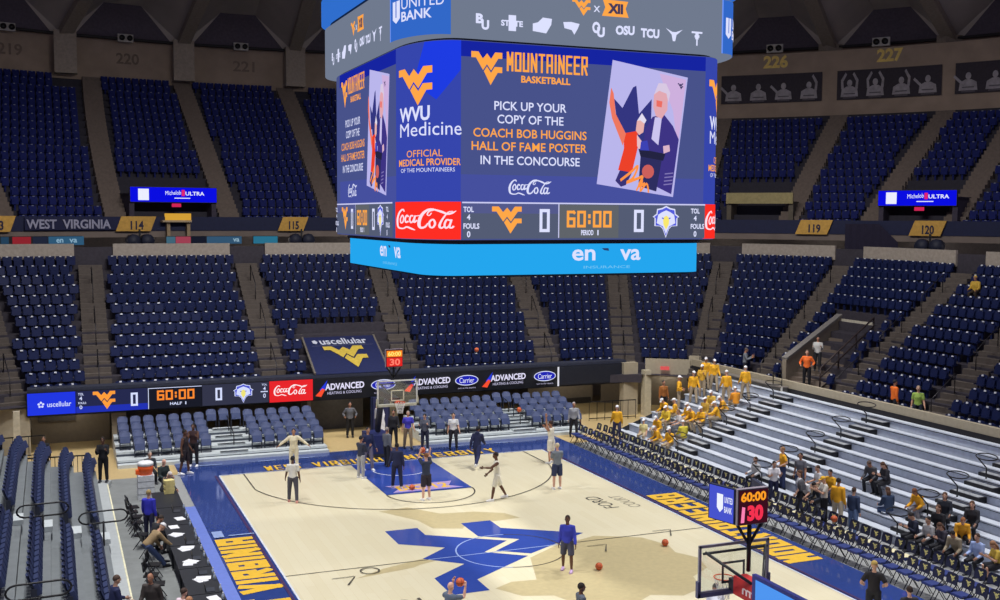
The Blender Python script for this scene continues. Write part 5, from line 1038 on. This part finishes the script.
# ---- on and around the court
person(-5.55, 8.85, F0, 15, 'relax', 'person in white t-shirt and dark grey trousers walking away near the left corner', ('s1', WT), ('p1', (78, 78, 88)), 'd', ('short', DK), (220, 160, 150), 1.05)
person(-4.41, 14.25, F0, 195, 'arms_out', 'person in cream warm-ups with both arms spread on the baseline', ('s2', (224, 214, 184)), ('p1', (222, 214, 190)), 'm', ('short', DK), WC, 1.06)
person(-8.96, 15.17, F0, 120, 'relax', 'player in sleeveless dark kit with bare calves at the far left corner', ('s0', (40, 30, 34)), ('p0', (38, 30, 36)), 'd', ('short', (24, 20, 20)), WC, 1.12)
person(-8.42, 16.6, F0, 200, 'fold', 'player in black top and tights behind the far left corner player', ('s0', (52, 32, 34)), ('p1', (30, 28, 34)), 'd', ('short', (24, 20, 20)), WC, 1.1)
person(-2.03, 11.76, F0, 60, 'fold', 'person in dark jacket and light grey sweatpants at the left lane edge', ('s2', (52, 56, 74)), ('p1', (168, 168, 172)), 'm', ('short', DK), WC, 1.05)
person(-1.36, 13.1, F0, 170, 'relax', 'person in navy hoodie and grey sweatpants by the lane corner', ('s3', NV), ('p1', (124, 118, 134)), 'm', ('short', DK), WC, 1.1)
person(-.36, 13.55, F0, 60, 'relax', 'person in grey sweater and dark trousers under the far basket', ('s2', (100, 104, 112)), ('p1', DK), 'm', ('short', (160, 150, 140)), DK, 1.02)
person(-1.1, 9.54, F0, 10, 'relax', 'person all in navy standing with back turned in the blue lane', ('s2', (34, 40, 74)), ('p1', (30, 34, 62)), 'd', ('short', (26, 22, 24)), (200, 190, 210), 1.08)
person(-.58, 7.28, F0, 350, 'overhead', 'person in slate shirt and dark shorts lifting a ball at the free throw line', ('s1', (44, 52, 74)), ('p0', (44, 38, 52)), 'p', ('short', (120, 76, 50)), WC, 1.08)
person(1.67, 16.9, F0, 190, 'relax', 'person in bright violet shirt and khaki trousers behind the far baseline', ('s1', (72, 66, 190)), ('p1', (172, 150, 118)), 'l', ('short', (150, 140, 130)), DK, 1.05)
person(1.15, 17.6, F0, 200, 'relax', 'person in black clothes beside the violet shirt behind the baseline', ('s2', (40, 40, 46)), ('p1', DK), 'm', ('short', DK), DK, 1.03)
person(2.3, 16.2, F0, 210, 'phone', 'person in grey pullover and dark trousers right of the violet shirt', ('s2', (88, 92, 106)), ('p1', (48, 52, 76)), 'l', ('short', DK), WC, 1.02)
person(3.64, 15.9, F0, 195, 'relax', 'person in white polo and black apron by the right platform', ('s1', (214, 216, 220)), ('p1', (44, 44, 54)), 'l', ('short', DK), DK, 1.02)
person(3.35, 11.94, F0, 40, 'stride', 'person in navy sweatsuit striding toward the right platform', ('s3', (30, 36, 70)), ('p1', (34, 42, 84)), 'd', ('short', DK), WC, 1.1)
person(2.04, 6.28, F0, 280, 'pass_', 'player in white uniform reaching out with one hand', ('s0', (226, 222, 206)), ('p0', (224, 220, 204)), 'd', ('short', (36, 24, 22)), WC, 1.12)
person(5.02, 7.04, F0, 5, 'fold', 'person in grey t-shirt and navy shorts with back turned', ('s1', (120, 128, 138)), ('p0', (48, 58, 92)), 'p', ('short', (196, 180, 150)), WC, 1.1)
person(6.8, 11.5, F0, 330, 'shoot', 'player in white uniform with one arm raised behind the grey t-shirt', ('s0', (228, 222, 204)), ('p0', (226, 220, 204)), 'm', ('short', (60, 40, 34)), WC, 1.12)
person(.85, -2.67, F0, 215, 'relax', 'player in royal blue top and dark shorts right of the centre emblem', ('s2', (52, 62, 178)), ('p0', (70, 72, 92)), 'd', ('short', (44, 28, 24)), (190, 160, 200), 1.03)
person(-4.75, -7.35, F0, 60, 'hold', 'bald person in grey holding a ball at the bottom edge', ('s1', (92, 104, 122)), ('p0', DK), 'p', None, WC, 1.02)
person(-1.6, -8.6, F0, 95, 'relax', 'person in dark grey with cropped hair at the bottom edge', ('s1', (84, 92, 104)), ('p0', DK), 'd', ('short', (40, 32, 30)), WC, 1.02)
person(2.2, -9.1, F0, 30, 'bend', 'person in white shirt bending under the near backboard', ('s1', (214, 216, 226)), ('p1', DK), 'm', ('short', (60, 50, 44)), WC, .98)
person(6.7, -10.0, F0, 40, 'hips', 'person in black shirt and gold cap at the lower right courtside', ('s1', (38, 36, 40)), ('p1', DK), 'l', ('cap', (178, 150, 80)), WC, 1.04)
person(6.3, -11.8, F0, 20, 'hips', 'person in dark top crouched beside the gold cap at the bottom edge', ('s1', (48, 46, 52)), ('p0', DK), 'p', ('short', (50, 38, 34)), WC, .99)
ball((-.62, 7.62, 1.98), 'orange basketball held overhead at the free throw line'); ball((-4.4, -7.15, 1.72), 'orange basketball held up at the bottom picture edge'); ball((6.1, 13.6, 2.2), 'orange basketball in flight beside the raised arm at right platform')
ball((10.95, -3.05, .82), 'large orange basketball among the back-row courtside chairs'); ball((6.2, 19.5, 4.35), 'orange basketball in front of the advert board right of the far backboard'); ball((-.62, 9.0, .155), 'orange basketball at the feet of the person in navy in the lane')
# ---- tunnels and far corners
person(-.25, 20.6, F0, 190, 'hips', 'person in grey jacket walking in the dark tunnel left of the basket', ('s2', (96, 98, 104)), ('p1', (28, 28, 32)), 'm', ('short', DK), DK, 1.02)
person(1.05, 20.2, F0, 100, 'relax', 'person in white jacket standing by the navy tunnel wall', ('s2', (170, 172, 180)), ('p1', NV), 'm', ('short', DK), DK, 1.0)
person(10.41, 16.6, F0, 200, 'relax', 'person in grey vest with white sleeves before the right tunnel', ('s2', (150, 152, 156)), ('p1', (36, 36, 42)), 'm', ('short', (180, 176, 172)), DK, 1.03)
person(11.99, 14.9, F0, 20, 'relax', 'person in yellow jacket and white cap standing alone by the chairs', ('s2', Y_), ('p1', (60, 60, 90)), 'l', ('cap', WC), DK, 1.03)
person(-12.33, 14.1, .245, 195, 'fold', 'security guard in black standing at the far end of the white ledge', ('s2', (28, 28, 34)), ('p1', (26, 26, 32)), 'd', ('short', (24, 20, 20)), DK, 1.06)
person(-14.6, 16.8, F0, 190, 'relax', 'person in black behind the dark blue stand chairs', ('s2', (30, 30, 34)), ('p1', (30, 30, 34)), 'm', ('short', (70, 60, 50)), DK, 1.0)
# ---- press row
person(-11.2, 5.6, .01, 30, 'relax', 'person in royal blue sweater with blond hair standing at the press chairs', ('s2', (56, 58, 196)), ('p1', (42, 44, 74)), 'l', ('short', (168, 146, 96)), DK, 1.02)
person(-11.55, 2.3, .01, 70, 'lean_fwd', 'person in tan sweater leaning over the press table', ('s2', (150, 128, 94)), ('p1', (58, 74, 112)), 'l', ('cap', WC), DK, 1.06)
person(-11.85, -3.6, .01, 210, 'walk', 'bald person in charcoal jacket walking behind the press table', ('s2', (66, 60, 58)), ('p1', (50, 46, 46)), 'm', None, DK, 1.03)
person(-11.15, -4.0, .01, 60, 'sit', 'person in white and pink shirt seated at the bottom of the press row', ('s1', (224, 206, 216)), ('p1', (90, 48, 62)), 'p', ('short', (70, 54, 48)), DK)
person(-11.1, -4.75, .01, 60, 'sit', 'person in maroon top at the bottom end of the press table', ('s1', (100, 56, 60)), ('p1', DK), 'p', ('long', (180, 130, 96)), DK)
person(-10.25, 10.5, .01, 150, 'sit_fwd', 'grey-haired person in dark sweater bent over the far press table', ('s2', (62, 60, 64)), ('p1', DK), 'p', ('short', (214, 206, 200)), DK, 1.06)
person(-10.15, 12.3, .01, 150, 'sit', 'bald person in dark green seated at the far press table', ('s2', (44, 56, 58)), ('p1', DK), 'p', None, DK, 1.04)
person(-10.5, 14.2, .01, 170, 'sit', 'person in dark jacket seated beyond the press table end', ('s2', (52, 58, 66)), ('p1', DK), 'l', ('short', (150, 144, 138)), DK)
person(-11.25, 3.9, .01, 60, 'sit_fwd', 'person in black hunched beside the tan sweater', ('s2', (44, 44, 50)), ('p1', DK), 'm', ('short', (60, 50, 44)), DK)
person(-12.85, -3.95, .53, 75, 'sit', 'person in navy jacket seated in the left stand front row', ('s2', (40, 46, 84)), ('p1', NV), 'l', ('short', (84, 66, 58)), DK, 1.02)
person(-11.6, -5.4, .015, 300, 'bend', 'person in blue jacket bending at the bottom left ledge', ('s2', (44, 62, 112)), ('p1', DK), 'l', ('cap', (44, 62, 112)), WC, 1.0)
# ---- stewards and loners in the fixed stands
person(20.4, 10.9, 2.92, 225, 'hips', 'steward in orange jacket standing at the foot of the walled ramp', ('s2', (238, 112, 44)), ('p1', (30, 30, 36)), 'l', ('short', (110, 90, 80)), DK, 1.04)
person(20.1, 4.4, 2.35, 100, 'relax', 'steward in orange jacket seen from behind at the stand front', ('s2', (240, 116, 40)), ('p1', (34, 36, 46)), 'm', ('short', DK), DK, 1.06)
person(19.9, 2.75, 2.4, 225, 'relax', 'steward in lime shirt on the aisle right of the orange jacket', ('s1', (150, 180, 84)), ('p1', (48, 52, 66)), 'l', ('short', (150, 130, 110)), DK, 1.02)
person(21.5, 11.5, 3.58, 225, 'lean_wall', 'person in white shirt and black trousers leaning on the ramp wall', ('s2', (190, 190, 186)), ('p1', (32, 32, 36)), 'm', ('short', DK), DK, 1.0)
person(20.5, 16.3, 2.5, 130, 'phone', 'person in grey top at the bowl front left of the ramp', ('s2', (120, 126, 134)), ('p1', (40, 42, 54)), 'm', ('short', (90, 80, 74)), DK, 1.0)
person(28.2, 8.0, 7.12, 250, 'sit', 'person in yellow top seated alone high in the right stand', ('s2', (196, 160, 60)), ('p1', (60, 50, 40)), 'm', ('short', (200, 170, 60)), DK)
# ---- the band in yellow jackets and the rest of the bleachers
def bleach(i, y, pose, label, top, leg=('p1', KH), skin='l', hair=('cap', WC), hd=270, k=1., dx=0):
    X = BX0+BDX*i+.24+dx; zs = BZ0+BDZ*i+.1; sit = POSE[pose].get('sit')
    if sit: person(X, y, zs+.185-offs(pose)*k, hd, pose, label, top, leg, skin, hair, DK, k)
    else: person(BX0+BDX*i+.455, y, BZ0+BDZ*i+.012, hd, pose, label, top, leg, skin, hair, DK, k)
YJ = ('s2', Y_)
bleach(5, 14.97, 'relax', 'band member in yellow jacket and khakis standing upright at the centre of the portal side', YJ, hd=200)
bleach(4, 15.3, 'hips', 'band member in yellow with hands on hips standing left of the upright one', YJ, skin='m', hd=120)
bleach(7, 15.9, 'relax', 'band member in yellow standing highest at the portal jamb', YJ, hd=215)
bleach(7, 15.1, 'relax', 'band member in yellow and khakis right of the highest one', YJ, hd=200)
bleach(6, 15.2, 'fold', 'band member with folded arms in front of the pair at the jamb', ('s2', (206, 160, 52)), skin='m', hd=230)
bleach(6, 12.97, 'relax', 'band member in yellow seen from behind, left of the pair on the top rows', YJ, hd=20)
bleach(7, 12.3, 'relax', 'band member in yellow seen from behind, right of the pair on the top rows', YJ, hd=15)
bleach(3, 15.75, 'stand', 'band member in dark gold coat at the portal mouth', ('s2', (150, 92, 40)), ('p1', DK), 'm', ('short', DK), hd=185)
bleach(3, 15.0, 'sit_fwd', 'band member in yellow seated farthest left on the band rows', YJ, hd=255)
bleach(2, 13.9, 'sit', 'band member in lime-yellow seated on the third row at left', ('s2', (222, 190, 60)), hd=240)
bleach(3, 14.1, 'sit', 'band member in yellow turned aside on the fourth row', YJ, hd=300)
bleach(3, 12.9, 'sit', 'band member in yellow seated left of three in the middle row', YJ, hd=260)
bleach(3, 12.3, 'sit_fwd', 'band member in yellow seated between two in the middle row', YJ, hd=270)
bleach(3, 11.7, 'sit', 'band member in yellow seated right of three in the middle row', YJ, hd=250)
bleach(4, 12.5, 'sit_up', 'band member in dull gold seated behind the middle row', ('s2', (186, 150, 60)), skin='m', hd=250)
bleach(5, 12.9, 'sit', 'band member in yellow seated just below the pair on the top rows', ('s2', (214, 176, 70)), hd=240)
bleach(4, 11.3, 'sit_twist', 'band member in yellow seated by the first aisle handrail', YJ, hd=300)
bleach(5, 11.6, 'sit_fwd', 'band member in orange-yellow leaning forward right of centre', ('s2', (220, 160, 44)), hd=290)
bleach(6, 11.8, 'sit', 'band member in orange-gold seated at the upper right of the band', ('s2', (222, 146, 40)), hd=10)
bleach(1, 13.4, 'sit_fwd', 'band member in yellow on the second row left of the lime one', YJ, hd=250)
bleach(1, 11.2, 'sit', 'band member in lime jacket seen from behind on the second row', ('s2', (206, 190, 60)), hd=5)
bleach(0, 12.2, 'sit_fwd', 'band member in yellow on the lowest row, left of two', YJ, hd=280)
bleach(0, 11.3, 'sit', 'band member in yellow on the lowest row, right of two', YJ, hd=250)
bleach(0, 13.9, 'sit_up', 'small band member in white and yellow behind the courtside chairs', ('s1', (222, 210, 150)), hd=230, k=.9)
bleach(2, 12.6, 'sit', 'person in white shirt seated amid the band', ('s1', (208, 204, 204)), ('p1', GY), 'l', ('short', (120, 90, 60)), hd=280)
BR = ('short', (70, 50, 40)); BK = ('short', (34, 28, 28)); LH = ('long', (84, 58, 44)); JNS = ('p1', JN); DKP = ('p1', DK)
bleach(0, 2.9, 'hips', 'person in yellow shirt standing on the bleachers behind the shot clock', ('s1', (236, 172, 40)), ('p1', (54, 66, 104)), 'l', ('short', (150, 110, 70)), hd=285)
bleach(0, 1.75, 'relax', 'person in grey top and blue jeans standing on the bleachers', ('s1', (104, 106, 116)), JNS, 'm', BK, hd=240)
bleach(0, 1.0, 'sit_fwd', 'person in white shirt hunched below the standing yellow shirt', ('s1', (222, 222, 226)), DKP, 'l', BK, hd=250)
bleach(1, 1.1, 'sit', 'person in white shirt seated left of the grey top and jeans', ('s1', (206, 208, 212)), ('p1', KH), 'l', BR, hd=280)
bleach(1, .4, 'sit', 'person in yellow shirt and dark jeans seated behind the standing white tops', ('s1', Y_), ('p1', (44, 50, 72)), 'm', BK, hd=255)
bleach(0, .1, 'sit_fwd', 'person in dark clothes seated in front of the yellow shirt', ('s2', (42, 46, 58)), DKP, 'l', BK, hd=280)
bleach(3, -.4, 'sit_fwd', 'person in grey-black pullover seated left of the pair alone on the planks', ('s2', (72, 74, 80)), DKP, 'm', ('short', (90, 74, 66)), hd=250)
bleach(3, -1.15, 'sit_phone', 'person in black seated right of the pair alone on the planks', ('s2', (38, 38, 46)), DKP, 'l', LH, hd=280)
bleach(2, -3.65, 'sit_fwd', 'person in yellow jacket seated alone beside the nearest handrails', ('s2', (240, 174, 40)), ('p1', (140, 136, 140)), 'm', ('short', (120, 74, 50)), hd=265)
bleach(1, -2.75, 'sit', 'person in navy jacket seated with back to the camera', ('s2', (46, 62, 90)), JNS, 'l', LH, hd=15)
bleach(0, -4.85, 'sit_phone', 'person in navy hunched over a phone below the seated yellow jacket', ('s2', (40, 44, 64)), DKP, 'l', BK, hd=285)
bleach(0, -5.5, 'sit', 'person in pale grey hoodie seated behind the chairs', ('s3', (176, 176, 178)), DKP, 'l', BK, hd=270)
bleach(0, -6.15, 'sit_phone', 'person in dark patterned top seated right of the grey hoodie', ('s2', (58, 56, 68)), DKP, 'l', LH, hd=280)
bleach(1, -5.2, 'sit', 'person in black with long hair seated above the grey hoodie', ('s2', (36, 36, 42)), DKP, 'l', LH, hd=250)
bleach(2, -4.75, 'sit', 'person in black jacket seated in the top of the near group', ('s2', (44, 48, 58)), DKP, 'l', LH, hd=230)
bleach(1, -6.2, 'sit_fwd', 'person in mustard top leaning forward in the near group', ('s2', (222, 160, 40)), DKP, 'l', ('short', (150, 96, 60)), hd=220)
bleach(2, -6.0, 'sit', 'person with dark hair seated behind the mustard top', ('s2', (44, 44, 50)), DKP, 'l', LH, hd=240)
bleach(0, -6.7, 'sit_fwd', 'person in tan jacket seated at the chairs in the near group', ('s2', (152, 140, 118)), DKP, 'm', BK, hd=250)
bleach(0, -7.6, 'sit', 'person in light blue shirt seated by the right picture edge', ('s2', (158, 178, 222)), DKP, 'l', BR, hd=260)
bleach(0, -8.4, 'sit_phone', 'person with tan hair and yellow top left of the last seated person', ('s1', (200, 170, 70)), ('p0', DK), 'l', ('long', (150, 110, 80)), hd=290)
bleach(0, -9.15, 'sit', 'person in dark navy top, last seated at the right picture edge', ('s1', (52, 50, 74)), ('p0', DK), 'l', ('long', (110, 70, 56)), hd=270)
bleach(0, 4.32, 'sit', 'person in white shirt and grey vest seated behind the shot clock', ('s2', (212, 212, 214)), DKP, 'l', BR, hd=260)
person(12.0, 1.9, F0-.03, 200, 'phone', 'person in white shirt and navy trousers standing right of the shot clock', ('s1', (222, 222, 228)), ('p1', (44, 50, 84)), 'l', BK, DK, 1.0)
person(11.95, .2, F0-.03, 300, 'relax', 'person in white shirt wearing a grey backpack behind the chairs', ('s1', (216, 216, 220)), ('p1', (40, 40, 46)), 'l', LH, DK, 1.0)
person(12.1, -1.05, F0-.03, 285, 'phone', 'person in white top with yellow cap standing left of the khaki trousers', ('s1', (214, 210, 200)), ('p1', (30, 30, 36)), 'l', ('cap', (230, 180, 50)), DK, 1.02)
person(12.2, -1.7, F0-.03, 60, 'relax', 'person in yellow jacket and khaki trousers standing with back turned behind the chairs', ('s2', (236, 172, 38)), ('p1', (190, 178, 158)), 'm', BK, DK, 1.06)
person(12.15, -2.6, F0-.03, 70, 'relax', 'person in navy jacket and jeans standing with back turned behind the chairs', ('s2', (52, 66, 96)), ('p1', (96, 118, 158)), 'l', BR, WC, .98)
bp_ = MB(); bp_.ball((0, 0, 0), (.17, .11, .24)); bp_.box((0, -.1, -.06), (.24, .06, .2)); tag(bp_.build('backpack', M((92, 92, 98), .8), None, (11.88, .02, 1.22)), 'grey backpack on the white-shirted person behind the chairs', 'bag')
